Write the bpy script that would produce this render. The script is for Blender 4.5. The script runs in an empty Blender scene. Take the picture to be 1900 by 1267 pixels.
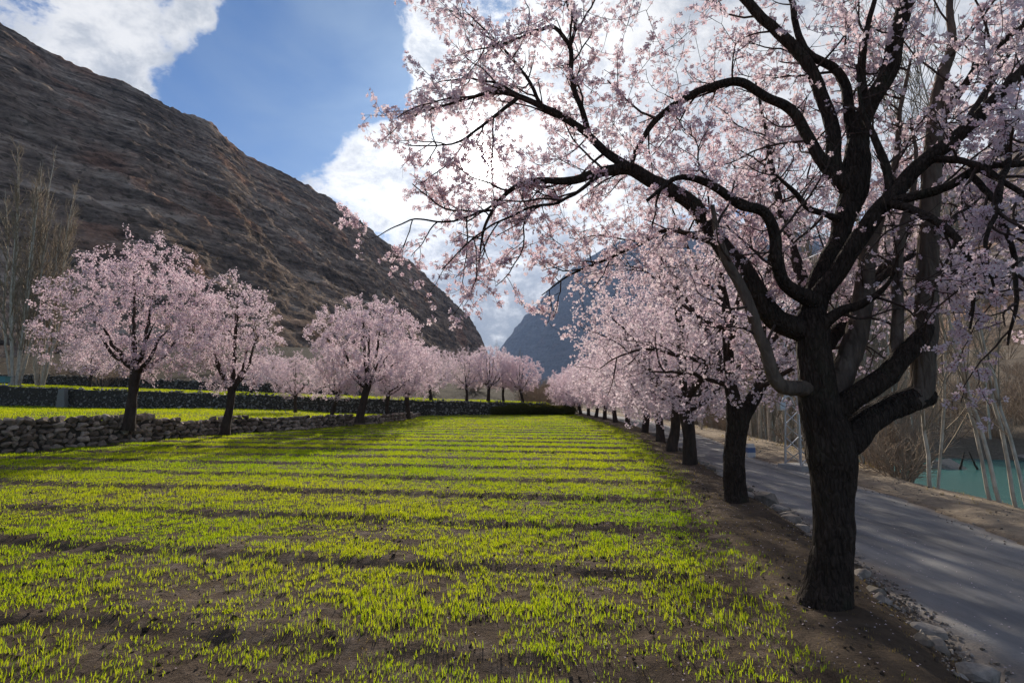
import bpy, bmesh, math, random
import numpy as np
from mathutils import Vector, Matrix

R = math.radians
scene = bpy.context.scene
COL = scene.collection

# ---------------------------------------------------------------- camera
CAM_H = 1.6
F = 1055.0                                   # focal length in photo pixels (1900 wide)
PITCH = math.atan((737 - 633.5) / F)
cam_d = bpy.data.cameras.new('camera')
cam_d.lens = 36.0 * F / 1900.0
cam_d.sensor_width = 36.0
cam_d.clip_start = 0.05
cam_d.clip_end = 20000
cam = bpy.data.objects.new('camera', cam_d)
COL.objects.link(cam)
cam.location = (0, 0, CAM_H)
cam.rotation_euler = (R(90) + PITCH, 0, 0)
scene.camera = cam

def ray(u, v):
    a = (u - 950) / F
    b = (633.5 - v) / F
    return np.array([a, math.cos(PITCH) - b * math.sin(PITCH), math.sin(PITCH) + b * math.cos(PITCH)])
def G(u, v, z=0.0):
    """where the sight line through a photo point meets the height z"""
    d = ray(u, v); t = (z - CAM_H) / d[2]
    return np.array([d[0] * t, d[1] * t, z])
def AT(u, v, Y):
    """the point on a sight line at the distance Y down the valley"""
    d = ray(u, v); t = Y / d[1]
    return np.array([d[0] * t, Y, CAM_H + d[2] * t])

# ---------------------------------------------------------------- light
SUN_DIR = ray(892, 298); SUN_DIR = SUN_DIR / np.linalg.norm(SUN_DIR)
SUN_EL = math.asin(SUN_DIR[2]); SUN_AZ = math.atan2(SUN_DIR[0], SUN_DIR[1])
sun_d = bpy.data.lights.new('sun', 'SUN')
sun_d.energy = 5.0
sun_d.angle = R(1.2)
sun_d.color = (1.0, 0.92, 0.80)
sun = bpy.data.objects.new('sun', sun_d)
COL.objects.link(sun)
sun.rotation_euler = Vector(SUN_DIR).to_track_quat('Z', 'Y').to_euler()

scene.view_settings.view_transform = 'Standard'
scene.view_settings.look = 'None'
scene.view_settings.gamma = 1
scene.view_settings.exposure = 0.5
scene.view_settings.use_curve_mapping = False
scene.render.engine = 'CYCLES'
cy = scene.cycles
cy.max_bounces = 6; cy.diffuse_bounces = 3; cy.glossy_bounces = 2; cy.transmission_bounces = 4
cy.transparent_max_bounces = 4; cy.volume_bounces = 0
cy.use_denoising = True
cy.sample_clamp_indirect = 6.0
cy.caustics_reflective = False; cy.caustics_refractive = False

class NT:
    """small helper to wire nodes"""
    def __init__(s, tree):
        s.t = tree; s.n = tree.nodes; s.l = tree.links
    def new(s, typ, inp=None, **kw):
        n = s.n.new(typ)
        for k, v in kw.items(): setattr(n, k, v)
        for k, v in (inp or {}).items(): s.put(n.inputs[k], v)
        return n
    def put(s, sock, v):
        if isinstance(v, bpy.types.NodeSocket): s.l.new(v, sock)
        else: sock.default_value = v
    def math(s, op, a, b=None, c=None, clamp=False):
        n = s.n.new('ShaderNodeMath'); n.operation = op; n.use_clamp = clamp
        s.put(n.inputs[0], a)
        if b is not None: s.put(n.inputs[1], b)
        if c is not None: s.put(n.inputs[2], c)
        return n.outputs[0]
    def vmath(s, op, a, b=None):
        n = s.n.new('ShaderNodeVectorMath'); n.operation = op
        s.put(n.inputs[0], a)
        if b is not None: s.put(n.inputs[1], b)
        return n.outputs['Value'] if op in ('DOT_PRODUCT', 'LENGTH') else n.outputs[0]
    def smooth(s, x, lo, hi, to0=0.0, to1=1.0):
        n = s.n.new('ShaderNodeMapRange'); n.interpolation_type = 'SMOOTHSTEP'
        s.put(n.inputs[0], x); s.put(n.inputs[1], lo); s.put(n.inputs[2], hi); s.put(n.inputs[3], to0); s.put(n.inputs[4], to1)
        return n.outputs[0]
    def mix(s, f, a, b, blend='MIX'):
        n = s.n.new('ShaderNodeMix'); n.data_type = 'RGBA'; n.blend_type = blend
        s.put(n.inputs[0], f); s.put(n.inputs[6], a); s.put(n.inputs[7], b)
        return n.outputs[2]
    def noise(s, vec, scale, detail=4, rough=0.55, dist=0.0, out='Fac'):
        n = s.new('ShaderNodeTexNoise', {'Scale': scale, 'Detail': detail, 'Roughness': rough, 'Distortion': dist})
        if vec is not None: s.l.new(vec, n.inputs['Vector'])
        return n.outputs[out]
    def mapping(s, vec, scale=(1, 1, 1), rot=(0, 0, 0), loc=(0, 0, 0)):
        n = s.new('ShaderNodeMapping', {'Scale': scale, 'Rotation': rot, 'Location': loc})
        s.l.new(vec, n.inputs['Vector'])
        return n.outputs[0]
    def ramp(s, f, stops):
        n = s.n.new('ShaderNodeValToRGB'); r = n.color_ramp
        while len(r.elements) < len(stops): r.elements.new(0.5)
        for e, (p, c) in zip(r.elements, stops):
            e.position = p; e.color = (*c, 1)
        s.put(n.inputs[0], f)
        return n.outputs[0]

world = bpy.data.worlds.new('World'); scene.world = world
world.use_nodes = True
w = NT(world.node_tree); w.n.clear()
SKY_STRENGTH = 0.10
sky = w.new('ShaderNodeTexSky', sky_type='NISHITA', sun_disc=False, sun_elevation=SUN_EL, sun_rotation=SUN_AZ,
            altitude=2500, air_density=1.0, dust_density=0.6, ozone_density=2.5)
tc = w.new('ShaderNodeTexCoord')
dirn = w.vmath('NORMALIZE', tc.outputs['Generated'])
sdot = w.vmath('DOT_PRODUCT', dirn, tuple(SUN_DIR))
sdotc = w.math('MAXIMUM', sdot, 0.0)
cvec = w.mapping(dirn, scale=(1, 1, 1.5))
n1 = w.noise(cvec, 3.4, 10, 0.62, 0.5)
n2 = w.noise(cvec, 10.0, 10, 0.66, 0.35)
n4 = w.noise(cvec, 30.0, 8, 0.68, 0.2)
n3 = w.noise(w.mapping(dirn, scale=(1, 1, 2.2), rot=(0.3, 0.2, 0.4)), 2.1, 7, 0.55, 0.6)
# cloud banks hanging in this sky: (photo point, radius in degrees, weight)
BANKS = [((110, 20), 7.0, .24), ((190, 60), 6.5, .20), ((255, 130), 4.5, .26), ((362, 58), 2.0, .56), ((388, -8), 2.4, .56), ((612, 25), 1.4, .40),
         ((785, 60), 3.4, .34), ((790, 130), 2.6, .2), ((640, 290), 4.0, .20), ((715, 300), 5.0, .26), ((740, 400), 5.5, .22), ((590, 340), 3.5, .12), ((960, 330), 12.0, .30), ((930, 570), 9.0, .55),
         ((1180, 120), 15.0, .26), ((1500, 200), 22.0, .22), ((400, 105), 6.0, -.38), ((420, 190), 6.0, -.34), ((560, 150), 8.0, -.42), ((610, 40), 8.0, -.36), ((0, 0), 3.5, -.4), ((440, 260), 5, -.30), ((540, 245), 4.5, -.26), ((330, 200), 3.5, -.2), ((690, 120), 4.0, -.25)]
bias = None
for (uv, rad, wt) in BANKS:
    d = ray(*uv); d = d / np.linalg.norm(d)
    dt = w.vmath('DOT_PRODUCT', dirn, tuple(d))
    b = w.smooth(dt, math.cos(R(rad * 1.25)), math.cos(R(rad * 0.25)), 0.0, wt)
    bias = b if bias is None else w.math('ADD', bias, b)
ns = w.math('ADD', w.math('ADD', w.math('MULTIPLY', w.math('SUBTRACT', n1, .5), 1.0), w.math('MULTIPLY', w.math('SUBTRACT', n2, .5), 1.25)), w.math('MULTIPLY', w.math('SUBTRACT', n4, .5), .75))
dens = w.math('ADD', w.math('ADD', ns, bias), 0.12)
mask = w.smooth(dens, 0.02, 0.36)
veil = w.smooth(w.math('ADD', n3, w.math('MULTIPLY', w.math('POWER', sdotc, 14.0), 0.35)), 0.42, 0.95, 0.0, 0.60)
lowz = w.smooth(w.new('ShaderNodeSeparateXYZ', {0: dirn}).outputs[2], .08, .34, .34, 0.0)
puff = w.math('ADD', w.math('ADD', w.math('MULTIPLY', w.math('SUBTRACT', n2, .5), 1.7), w.math('MULTIPLY', w.math('SUBTRACT', n4, .5), .8)), w.math('MULTIPLY', w.math('SUBTRACT', n1, .5), .9))
thick = w.smooth(w.math('ADD', w.math('ADD', puff, lowz), w.math('MULTIPLY', bias, .25)), -0.12, 0.50)
near = w.math('POWER', sdotc, 36.0)
core = w.math('POWER', sdotc, 1300.0)
hot = w.math('POWER', sdotc, 5000.0)
lum_thin = w.math('ADD', w.math('ADD', 7.2, w.math('MULTIPLY', near, 6.5)), w.math('MULTIPLY', core, 60.0))
lum_thick = w.math('MULTIPLY', w.smooth(w.new('ShaderNodeSeparateXYZ', {0: dirn}).outputs[2], .08, .48, .60, 1.0), w.math('ADD', 4.3, w.math('ADD', w.math('MULTIPLY', near, 3.0), w.math('MULTIPLY', core, 40.0))))
c_thin = w.vmath('MULTIPLY', (1.0, 0.99, 0.98), None)
thin = w.new('ShaderNodeVectorMath', operation='SCALE'); thin.inputs[0].default_value = (1.0, 0.985, 0.96); w.put(thin.inputs['Scale'], lum_thin)
thk = w.new('ShaderNodeVectorMath', operation='SCALE'); thk.inputs[0].default_value = (0.88, 0.93, 1.0); w.put(thk.inputs['Scale'], lum_thick)
ccol = w.mix(thick, thin.outputs[0], thk.outputs[0])
blue = w.mix(1.0, sky.outputs[0], (0.37, 0.60, 0.80, 1), 'MULTIPLY')
veilc = w.new('ShaderNodeVectorMath', operation='SCALE'); veilc.inputs[0].default_value = (0.66, 0.83, 1.0)
w.put(veilc.inputs['Scale'], w.math('ADD', 4.2, w.math('MULTIPLY', near, 6.0)))
base = w.mix(w.math('MULTIPLY', veil, 0.75), blue, veilc.outputs[0])
skyc = w.mix(w.math('MULTIPLY', mask, 0.94), base, ccol)
glow = w.new('ShaderNodeVectorMath', operation='SCALE'); glow.inputs[0].default_value = (1.0, 0.95, 0.88); w.put(glow.inputs['Scale'], w.math('MULTIPLY', hot, 400.0))
skyc = w.vmath('ADD', skyc, glow.outputs[0])
bg = w.new('ShaderNodeBackground', {'Color': skyc, 'Strength': SKY_STRENGTH})
wo = w.new('ShaderNodeOutputWorld')
w.l.new(bg.outputs[0], wo.inputs['Surface'])
world.cycles.sampling_method = 'MANUAL'; world.cycles.sample_map_resolution = 1024

# ---------------------------------------------------------------- noise
_rs = np.random.RandomState(7)
_perm = np.concatenate([_rs.permutation(512)] * 2)
_grad = _rs.normal(size=(512, 3)); _grad /= np.linalg.norm(_grad, axis=1)[:, None]
def pnoise(x, y, z=0.0):
    x, y, z = np.broadcast_arrays(np.asarray(x, float), np.asarray(y, float), np.asarray(z, float))
    xi = np.floor(x).astype(int); yi = np.floor(y).astype(int); zi = np.floor(z).astype(int)
    xf = x - xi; yf = y - yi; zf = z - zi
    def f(t): return t * t * t * (t * (t * 6 - 15) + 10)
    u, v, w_ = f(xf), f(yf), f(zf)
    out = 0
    for dx in (0, 1):
        for dy in (0, 1):
            for dz in (0, 1):
                h = _perm[(_perm[(_perm[(xi + dx) & 511] + yi + dy) & 511] + zi + dz) & 511]
                g = _grad[h]
                d = g[..., 0] * (xf - dx) + g[..., 1] * (yf - dy) + g[..., 2] * (zf - dz)
                out = out + d * (u if dx else 1 - u) * (v if dy else 1 - v) * (w_ if dz else 1 - w_)
    return out * 1.6
def fbm(x, y, z=0.0, octv=5, gain=0.5, ridged=False):
    a, s, t = 1.0, 0.0, 0.0
    for i in range(octv):
        n = pnoise(x * 2 ** i + 17.3 * i, y * 2 ** i - 9.1 * i, np.asarray(z) * 2 ** i)
        if ridged: n = 1 - 2 * np.abs(n)
        s = s + a * n; t += a; a *= gain
    return s / t

# ---------------------------------------------------------------- object helpers
def put(o, parent=None):
    COL.objects.link(o)
    if parent is not None: o.parent = parent
    return o
def tag(o, label=None, cat=None, group=None, kind=None):
    if label: o['label'] = label
    if cat: o['category'] = cat
    if group: o['group'] = group
    if kind: o['kind'] = kind
    return o
def empty(name, loc=(0, 0, 0), rz=0.0):
    o = bpy.data.objects.new(name, None); o.empty_display_size = 0.2
    o.location = loc; o.rotation_euler = (0, 0, rz)
    return put(o)
def mesh_np(name, verts, faces, mats, smooth=False, tint=None, midx=None, col=None):
    """faces: list of integer arrays, each (n,k) for one polygon size k"""
    me = bpy.data.meshes.new(name)
    verts = np.asarray(verts, np.float32)
    me.vertices.add(len(verts)); me.vertices.foreach_set('co', verts.ravel())
    if not isinstance(faces, (list, tuple)): faces = [faces]
    faces = [np.asarray(f, np.int32) for f in faces if len(f)]
    loops = np.concatenate([f.ravel() for f in faces])
    sizes = np.concatenate([np.full(len(f), f.shape[1], np.int32) for f in faces])
    me.loops.add(len(loops)); me.loops.foreach_set('vertex_index', loops)
    me.polygons.add(len(sizes))
    me.polygons.foreach_set('loop_start', np.concatenate([[0], np.cumsum(sizes)[:-1]]).astype(np.int32))
    me.polygons.foreach_set('loop_total', sizes)
    if midx is not None: me.polygons.foreach_set('material_index', np.asarray(midx, np.int32))
    me.polygons.foreach_set('use_smooth', np.full(len(sizes), smooth))
    if tint is not None:
        a = me.attributes.new('tint', 'FLOAT', 'POINT'); a.data.foreach_set('value', np.asarray(tint, np.float32))
    if col is not None:
        a = me.attributes.new('col', 'FLOAT_COLOR', 'POINT')
        c = np.ones((len(verts), 4), np.float32); c[:, :3] = col
        a.data.foreach_set('color', c.ravel())
    for m in (mats if isinstance(mats, (list, tuple)) else [mats]): me.materials.append(m)
    me.update(calc_edges=True)
    return me
def obj(name, me, parent=None, loc=None):
    o = bpy.data.objects.new(name, me)
    if loc is not None: o.location = loc
    return put(o, parent)
def grid_mesh(name, P, mat, smooth=True, col=None, tint=None):
    """P: (rows, cols, 3)"""
    r, c = P.shape[:2]
    i = np.arange(r * c).reshape(r, c)
    q = np.stack([i[:-1, :-1], i[:-1, 1:], i[1:, 1:], i[1:, :-1]], -1).reshape(-1, 4)
    return mesh_np(name, P.reshape(-1, 3), [q], mat, smooth, tint=tint, col=None if col is None else col.reshape(-1, 3))
def copy_tree(o, parent=None):
    c = o.copy(); COL.objects.link(c); c.parent = parent
    for ch in o.children: copy_tree(ch, c)
    return c
class MB:
    """collects boxes and bars into one mesh"""
    def __init__(s): s.v = []; s.f = []; s.n = 0
    def add(s, v, f):
        s.v.append(np.asarray(v, float)); s.f.append(np.asarray(f) + s.n); s.n += len(v)
    def box(s, c, h, rz=0):
        v = np.array([[x, y, z] for x in (-1, 1) for y in (-1, 1) for z in (-1, 1)], float) * np.asarray(h)
        cr, sr = math.cos(rz), math.sin(rz)
        v = v @ np.array([[cr, sr, 0], [-sr, cr, 0], [0, 0, 1]]) + np.asarray(c)
        s.add(v, [[0, 1, 3, 2], [4, 6, 7, 5], [0, 4, 5, 1], [2, 3, 7, 6], [0, 2, 6, 4], [1, 5, 7, 3]])
    def bar(s, a, b, r):
        a = np.asarray(a, float); b = np.asarray(b, float); t = b - a; t /= np.linalg.norm(t)
        ref = np.array([0, 0, 1.0]) if abs(t[2]) < .9 else np.array([1.0, 0, 0])
        u = np.cross(t, ref); u /= np.linalg.norm(u); v = np.cross(t, u)
        q = [p + (u * i + v * j) * r for p in (a, b) for i, j in ((1, 1), (-1, 1), (-1, -1), (1, -1))]
        s.add(q, [[0, 1, 2, 3], [7, 6, 5, 4], [0, 4, 5, 1], [1, 5, 6, 2], [2, 6, 7, 3], [3, 7, 4, 0]])
    def build(s, name, mat, parent=None, loc=None):
        return obj(name, mesh_np(name, np.concatenate(s.v), [np.concatenate(s.f)], mat), parent, loc)

# ---------------------------------------------------------------- materials
def material(name):
    m = bpy.data.materials.new(name); m.use_nodes = True
    t = NT(m.node_tree); t.n.clear()
    return m, t
def finish(t, shader, bump=None):
    o = t.new('ShaderNodeOutputMaterial'); t.l.new(shader, o.inputs['Surface'])
def bump(t, h, strength, dist):
    n = t.new('ShaderNodeBump', {'Height': h, 'Strength': strength, 'Distance': dist})
    return n.outputs[0]
def principled(t, col, rough=0.9, nrm=None, spec=0.3, metal=0.0):
    p = t.new('ShaderNodeBsdfPrincipled', {'Base Color': col, 'Roughness': rough, 'Metallic': metal})
    p.inputs['Specular IOR Level'].default_value = spec if not isinstance(spec, bpy.types.NodeSocket) else .3
    if nrm is not None: t.l.new(nrm, p.inputs['Normal'])
    return p.outputs[0]
def ocoord(t): return t.new('ShaderNodeTexCoord').outputs['Object']
def wpos(t): return t.new('ShaderNodeNewGeometry').outputs['Position']
def attr(t, name, out='Fac'): return t.new('ShaderNodeAttribute', attribute_name=name).outputs[out]

def mat_bark(name, dark, light, stretch=3.5, scale=20, bstr=0.9, bdist=0.02, moss=None):
    m, t = material(name)
    c = ocoord(t)
    v = t.mapping(c, scale=(1, 1, 1 / stretch))
    n = t.noise(v, scale, 6, 0.62, 0.6)
    n2 = t.noise(c, 3.0, 4, 0.6)
    vor = t.new('ShaderNodeTexVoronoi', {'Scale': scale * 1.3}, feature='DISTANCE_TO_EDGE'); t.l.new(v, vor.inputs['Vector'])
    h = t.math('ADD', n, t.math('MULTIPLY', t.math('MINIMUM', vor.outputs[0], 0.25), 1.8))
    col = t.ramp(t.math('ADD', t.math('MULTIPLY', n, .7), t.math('MULTIPLY', n2, .3)), [(0.32, dark), (0.68, light)])
    if moss: col = t.mix(t.smooth(n2, .52, .7, 0, .6), col, (*moss, 1))
    finish(t, principled(t, col, 0.95, bump(t, h, bstr, bdist), 0.15))
    return m
BARK = mat_bark('almond bark', (0.020, 0.014, 0.010), (0.095, 0.066, 0.050), moss=(0.045, 0.045, 0.026), scale=26, bstr=1.0, bdist=.05)
BARK_PALE = mat_bark('weathered limb bark', (0.06, 0.043, 0.033), (0.20, 0.15, 0.115), 5, 14)
BARK_FAR = mat_bark('almond bark smooth', (0.025, 0.018, 0.014), (0.09, 0.065, 0.05), 3, 9, .6, .03)
TWIG = mat_bark('almond twig bark', (0.035, 0.022, 0.018), (0.10, 0.068, 0.055), 2, 30, .3, .005)
POPLAR = mat_bark('poplar bark', (0.26, 0.22, 0.17), (0.66, 0.59, 0.48), 1.5, 6, .4, .02)
POPTWIG = mat_bark('poplar twig bark', (0.20, 0.155, 0.11), (0.40, 0.32, 0.235), 2, 8, .2, .01)
BRUSH = mat_bark('dry brush stems', (0.22, 0.165, 0.115), (0.44, 0.34, 0.25), 2, 8, .2, .01)

def mat_petal(name, pale, deep, trans=0.55):
    m, t = material(name)
    tint = attr(t, 'tint')
    rnd = t.new('ShaderNodeObjectInfo').outputs['Random']
    f = t.math('ADD', t.math('MULTIPLY', tint, 0.8), t.math('MULTIPLY', rnd, 0.25), clamp=True)
    col = t.mix(f, (*pale, 1), (*deep, 1))
    d = t.new('ShaderNodeBsdfDiffuse', {'Color': col})
    tr = t.new('ShaderNodeBsdfTranslucent', {'Color': col})
    mx = t.new('ShaderNodeMixShader', {0: trans}); t.l.new(d.outputs[0], mx.inputs[1]); t.l.new(tr.outputs[0], mx.inputs[2])
    finish(t, mx.outputs[0]); return m
PETAL = mat_petal('almond petals', (0.87, 0.76, 0.78), (0.73, 0.50, 0.56), .48)
PETAL_FAR = mat_petal('almond blossom', (0.86, 0.76, 0.78), (0.72, 0.51, 0.57), .50)
m_, t_ = material('flower eye'); finish(t_, principled(t_, (0.30, 0.05, 0.08, 1), .8)); EYE = m_

def mat_leafy(name, a, b, trans=0.5, tr_gain=1.0):
    m, t = material(name)
    tint = attr(t, 'tint')
    col = t.mix(tint, (*a, 1), (*b, 1))
    d = t.new('ShaderNodeBsdfDiffuse', {'Color': col})
    tr = t.new('ShaderNodeBsdfTranslucent', {'Color': t.mix(1.0, col, (1.35 * tr_gain, 1.15 * tr_gain, 0.5, 1), 'MULTIPLY')})
    mx = t.new('ShaderNodeMixShader', {0: trans}); t.l.new(d.outputs[0], mx.inputs[1]); t.l.new(tr.outputs[0], mx.inputs[2])
    finish(t, mx.outputs[0]); return m
GRASS = mat_leafy('young wheat', (0.18, 0.33, 0.018), (0.37, 0.44, 0.030), 0.6)
DRYGRASS = mat_leafy('dry grass', (0.22, 0.18, 0.08), (0.34, 0.28, 0.13), 0.4)
DARKLEAF = mat_leafy('dark hedge leaves', (0.06, 0.07, 0.025), (0.13, 0.12, 0.05), 0.35)

def mat_ground(name, ca, cb, cc, scale=1.0, bs=0.7, bd=0.03, usecol=False):
    m, t = material(name)
    p = wpos(t)
    n = t.noise(p, 0.55 * scale, 6, 0.65, 0.3)
    n2 = t.noise(p, 7.0 * scale, 6, 0.65)
    n3 = t.noise(p, 42.0 * scale, 6, 0.7)
    col = t.ramp(t.math('ADD', t.math('MULTIPLY', n, .5), t.math('MULTIPLY', n2, .5)), [(0.34, ca), (0.5, cb), (0.66, cc)])
    if usecol:
        g = t.ramp(t.math('ADD', t.math('MULTIPLY', n, .4), t.math('MULTIPLY', n2, .6)), [(0.3, (.55, .55, .55)), (0.7, (1.35, 1.33, 1.3))])
        col = t.mix(1.0, attr(t, 'col', 'Color'), g, 'MULTIPLY')
    h = t.math('ADD', t.math('MULTIPLY', n2, 1.0), t.math('MULTIPLY', n3, 0.5))
    finish(t, principled(t, col, 1.0, bump(t, h, bs, bd), 0.04))
    return m
SOIL = mat_ground('tilled soil', (0.055, 0.039, 0.028), (0.105, 0.076, 0.055), (0.22, 0.172, 0.135), 1.0, 1.0, .06)
TERRACE_SOIL = mat_ground('terrace soil', (0.08, 0.09, 0.02), (0.13, 0.13, 0.035), (0.19, 0.16, 0.07), .6, .6, .05)
GROUND = mat_ground('open ground', (0, 0, 0), (0, 0, 0), (0, 0, 0), 1.0, 1.0, .07, usecol=True)

def mat_road():
    m, t = material('worn asphalt')
    p = wpos(t)
    big = t.noise(p, 0.45, 5, 0.6, 0.4)
    streak = t.noise(t.mapping(p, scale=(2.6, 0.22, 1), rot=(0, 0, R(12))), 1.0, 5, 0.6, 0.5)
    fine = t.noise(p, 60, 3, 0.6)
    dust = t.noise(p, 1.7, 5, 0.7)
    col = t.ramp(t.math('ADD', t.math('MULTIPLY', big, .4), t.math('MULTIPLY', streak, .6)),
                 [(0.36, (.135, .131, .128)), (0.5, (.235, .228, .221)), (0.64, (.35, .335, .318))])
    col = t.mix(t.smooth(dust, .55, .78, 0, .3), col, (.33, .29, .25, 1))
    edge = attr(t, 'tint')
    e = t.smooth(t.math('ADD', edge, t.math('MULTIPLY', t.math('SUBTRACT', dust, .5), 1.1)), .50, .95)
    col = t.mix(t.math('MULTIPLY', e, .85), col, (.27, .215, .165, 1))
    col = t.mix(t.math('MULTIPLY', fine, .35), col, (.22, .21, .2, 1))
    h = t.math('ADD', fine, t.math('MULTIPLY', dust, 1.2))
    finish(t, principled(t, col, 0.95, bump(t, h, .6, .02), 0.14))
    return m
ROAD = mat_road()

def mat_stone(name, ca, cb, cc):
    m, t = material(name)
    c = ocoord(t)
    rnd = t.new('ShaderNodeObjectInfo').outputs['Random']
    f = t.math('FRACT', t.math('ADD', t.math('MULTIPLY', rnd, 7.31), attr(t, 'tint')))
    n = t.noise(wpos(t), 9, 6, .65)
    n2 = t.noise(wpos(t), 2.5, 4, .6)
    col = t.ramp(f, [(0.05, ca), (0.5, cb), (0.95, cc)])
    col = t.mix(1.0, col, t.ramp(n, [(.3, (.5, .5, .5)), (.7, (1.4, 1.38, 1.34))]), 'MULTIPLY')
    col = t.mix(t.smooth(n2, .55, .75, 0, .5), col, (.09, .085, .05, 1))
    finish(t, principled(t, col, .92, bump(t, n, .6, .03), .25))
    return m
STONE = mat_stone('field stone', (.14, .108, .082), (.25, .195, .15), (.40, .325, .26))
STONE_GREY = mat_stone('grey wall stone', (.11, .10, .088), (.19, .175, .15), (.30, .275, .24))
ROADSTONE = mat_stone('pale roadside stone', (.15, .125, .10), (.25, .212, .175), (.38, .335, .29))

def mat_mountain(name, pal, strata_rot, sc=1.0, bd=5.0):
    m, t = material(name)
    p = wpos(t)
    st = t.mapping(p, scale=(0.012 * sc, 0.012 * sc, 0.11 * sc), rot=strata_rot)
    n1 = t.noise(st, 1.0, 9, 0.66, 0.6)
    n2 = t.noise(p, 0.016 * sc, 8, 0.62, 0.4)
    n3 = t.noise(p, 0.16 * sc, 7, 0.68)
    n4 = t.noise(t.mapping(p, scale=(.03 * sc, .03 * sc, .34 * sc), rot=strata_rot), 1.0, 6, .7, .3)
    f = t.math('ADD', t.math('ADD', t.math('MULTIPLY', n1, .34), t.math('MULTIPLY', n2, .18)), t.math('ADD', t.math('MULTIPLY', n3, .26), t.math('MULTIPLY', n4, .22)))
    col = t.ramp(f, pal)
    scrub = t.smooth(t.noise(p, .22 * sc, 3, .5), .58, .66, 0, .65)
    col = t.mix(scrub, col, (.055, .05, .03, 1))
    rust = t.smooth(t.noise(p, .02 * sc, 4, .6), .52, .68, 0, .5)
    col = t.mix(rust, col, t.mix(1.0, col, (1.4, .88, .68, 1), 'MULTIPLY'))
    h = t.math('ADD', t.math('MULTIPLY', n1, 1.6), t.math('ADD', t.math('MULTIPLY', n3, 0.7), t.math('MULTIPLY', n4, .9)))
    finish(t, principled(t, col, .97, bump(t, h, .9, bd), .0))
    return m
ROCK = mat_mountain('brown valley rock', [(0.41, (.05, .038, .030)), (0.465, (.17, .128, .098)), (0.52, (.33, .25, .19)), (0.575, (.58, .46, .36))], (R(8), R(22), 0), 1.0, 7)
ROCK_BLUE = mat_mountain('distant rock', [(0.38, (.06, .06, .06)), (0.5, (.12, .115, .11)), (0.64, (.22, .21, .20))], (0, R(-20), 0), .15, 40)

def mat_water():
    m, t = material('turquoise river water')
    p = wpos(t)
    n = t.noise(t.mapping(p, scale=(1, .35, 1), rot=(0, 0, R(25))), 2.2, 5, .6, .4)
    n2 = t.noise(p, .12, 4, .6)
    col = t.mix(n2, (.030, .115, .105, 1), (.055, .175, .155, 1))
    finish(t, principled(t, col, .22, bump(t, n, .5, .08), .25))
    return m
WATER = mat_water()
def plain(name, col, rough=.6, metal=0.0, var=.25, sc=8):
    m, t = material(name)
    n = t.noise(ocoord(t), sc, 5, .6)
    a = tuple(c * (1 - var) for c in col) + (1,); b = tuple(min(1, c * (1 + var)) for c in col) + (1,)
    finish(t, principled(t, t.mix(n, a, b), rough, bump(t, n, .2, .01), .4, metal))
    return m
STEEL = plain('galvanised steel', (.55, .56, .58), .45, .6)
CONCRETE = plain('rough concrete', (.36, .35, .33), .9)
PILLAR = plain('weathered grey stone', (.20, .19, .17), .95)
WIREM = plain('aluminium wire', (.62, .62, .64), .35, .7)
MARKW = plain('weathered white paint', (.62, .62, .60), .7)
MARKB = plain('faded blue paint', (.10, .16, .30), .7)
TEAL = plain('faded teal paint', (.10, .24, .24), .7)
GLASSY = plain('lamp glass', (.70, .68, .60), .3)
EARTH = plain('dark packed earth', (.045, .038, .028), .95, 0, .4, 3)
print('materials done')

# ---------------------------------------------------------------- layout of the place
def line(pts):
    a = np.array(sorted(pts, key=lambda p: p[0])); return lambda y: np.interp(y, a[:, 0], a[:, 1])
ROW_PX = [(1535, 1122), (1366, 933), (1280, 863), (1246, 838), (1226, 820), (1196, 803), (1165, 792), (1142, 784), (1122, 778.5), (1106, 774.5), (1092, 771.5), (1078, 769), (1063, 767), (1050, 765.5)]
ROW = [G(u, v, 0.03) for u, v in ROW_PX]
rowx = line([(-8, 0.6), (1, 1.75)] + [(p[1], p[0]) for p in ROW] + [(80, 4.6), (200, 0)])
RL = [G(u, v, -.14) for u, v in ((1850, 1267), (1700, 1133), (1600, 1046), (1480, 962), (1385, 903), (1312, 862), (1270, 838))]
roadL = line([(-8, 1.6), (0, 2.35)] + [(p[1], p[0]) for p in RL] + [(30, 7.1), (40, 7.7), (62, 7.2), (80, 6), (200, 1.5)])
RR = [G(u, v, -.14) for u, v in ((1900, 1010), (1660, 920), (1500, 875), (1400, 850))]
roadR = line([(-8, 4.5), (0, 5.35)] + [(p[1], p[0]) for p in RR] + [(24, 8.35), (32, 9.4), (42, 10.2), (62, 10), (80, 9), (200, 4.5)])
VG = [G(u, v, -.12) for u, v in ((1895, 956), (1825, 930), (1727, 908), (1655, 892))]
verge = line([(-8, 6.2), (2, 6.6)] + [(p[1], p[0]) for p in VG] + [(15, 8.9), (24, 10.2), (34, 11.2), (62, 12), (200, 8)])
shoreF = line([(-60, 330), (20, 105), (33, 62), (41, 40), (45, 30), (55, 25), (80, 22), (130, 21), (400, 21)])
fieldR = lambda y: rowx(y) - 0.30 - 0.012 * np.clip(y, 0, 40)
WB = [G(u, v, 0) for u, v in ((-30, 845), (120, 832), (250, 821), (400, 807), (560, 797), (690, 787), (760, 778))]
wallx = line([(-8, -19.5), (6, -18.5)] + [(p[1], p[0]) for p in WB] + [(50, -8)])
backy = line([(-90, 51), (-48, 49), (-35, 48), (-22, 47.5), (-13, 48), (-7.5, 49.5), (-2, 51.5), (5, 53), (9, 54)])
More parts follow.
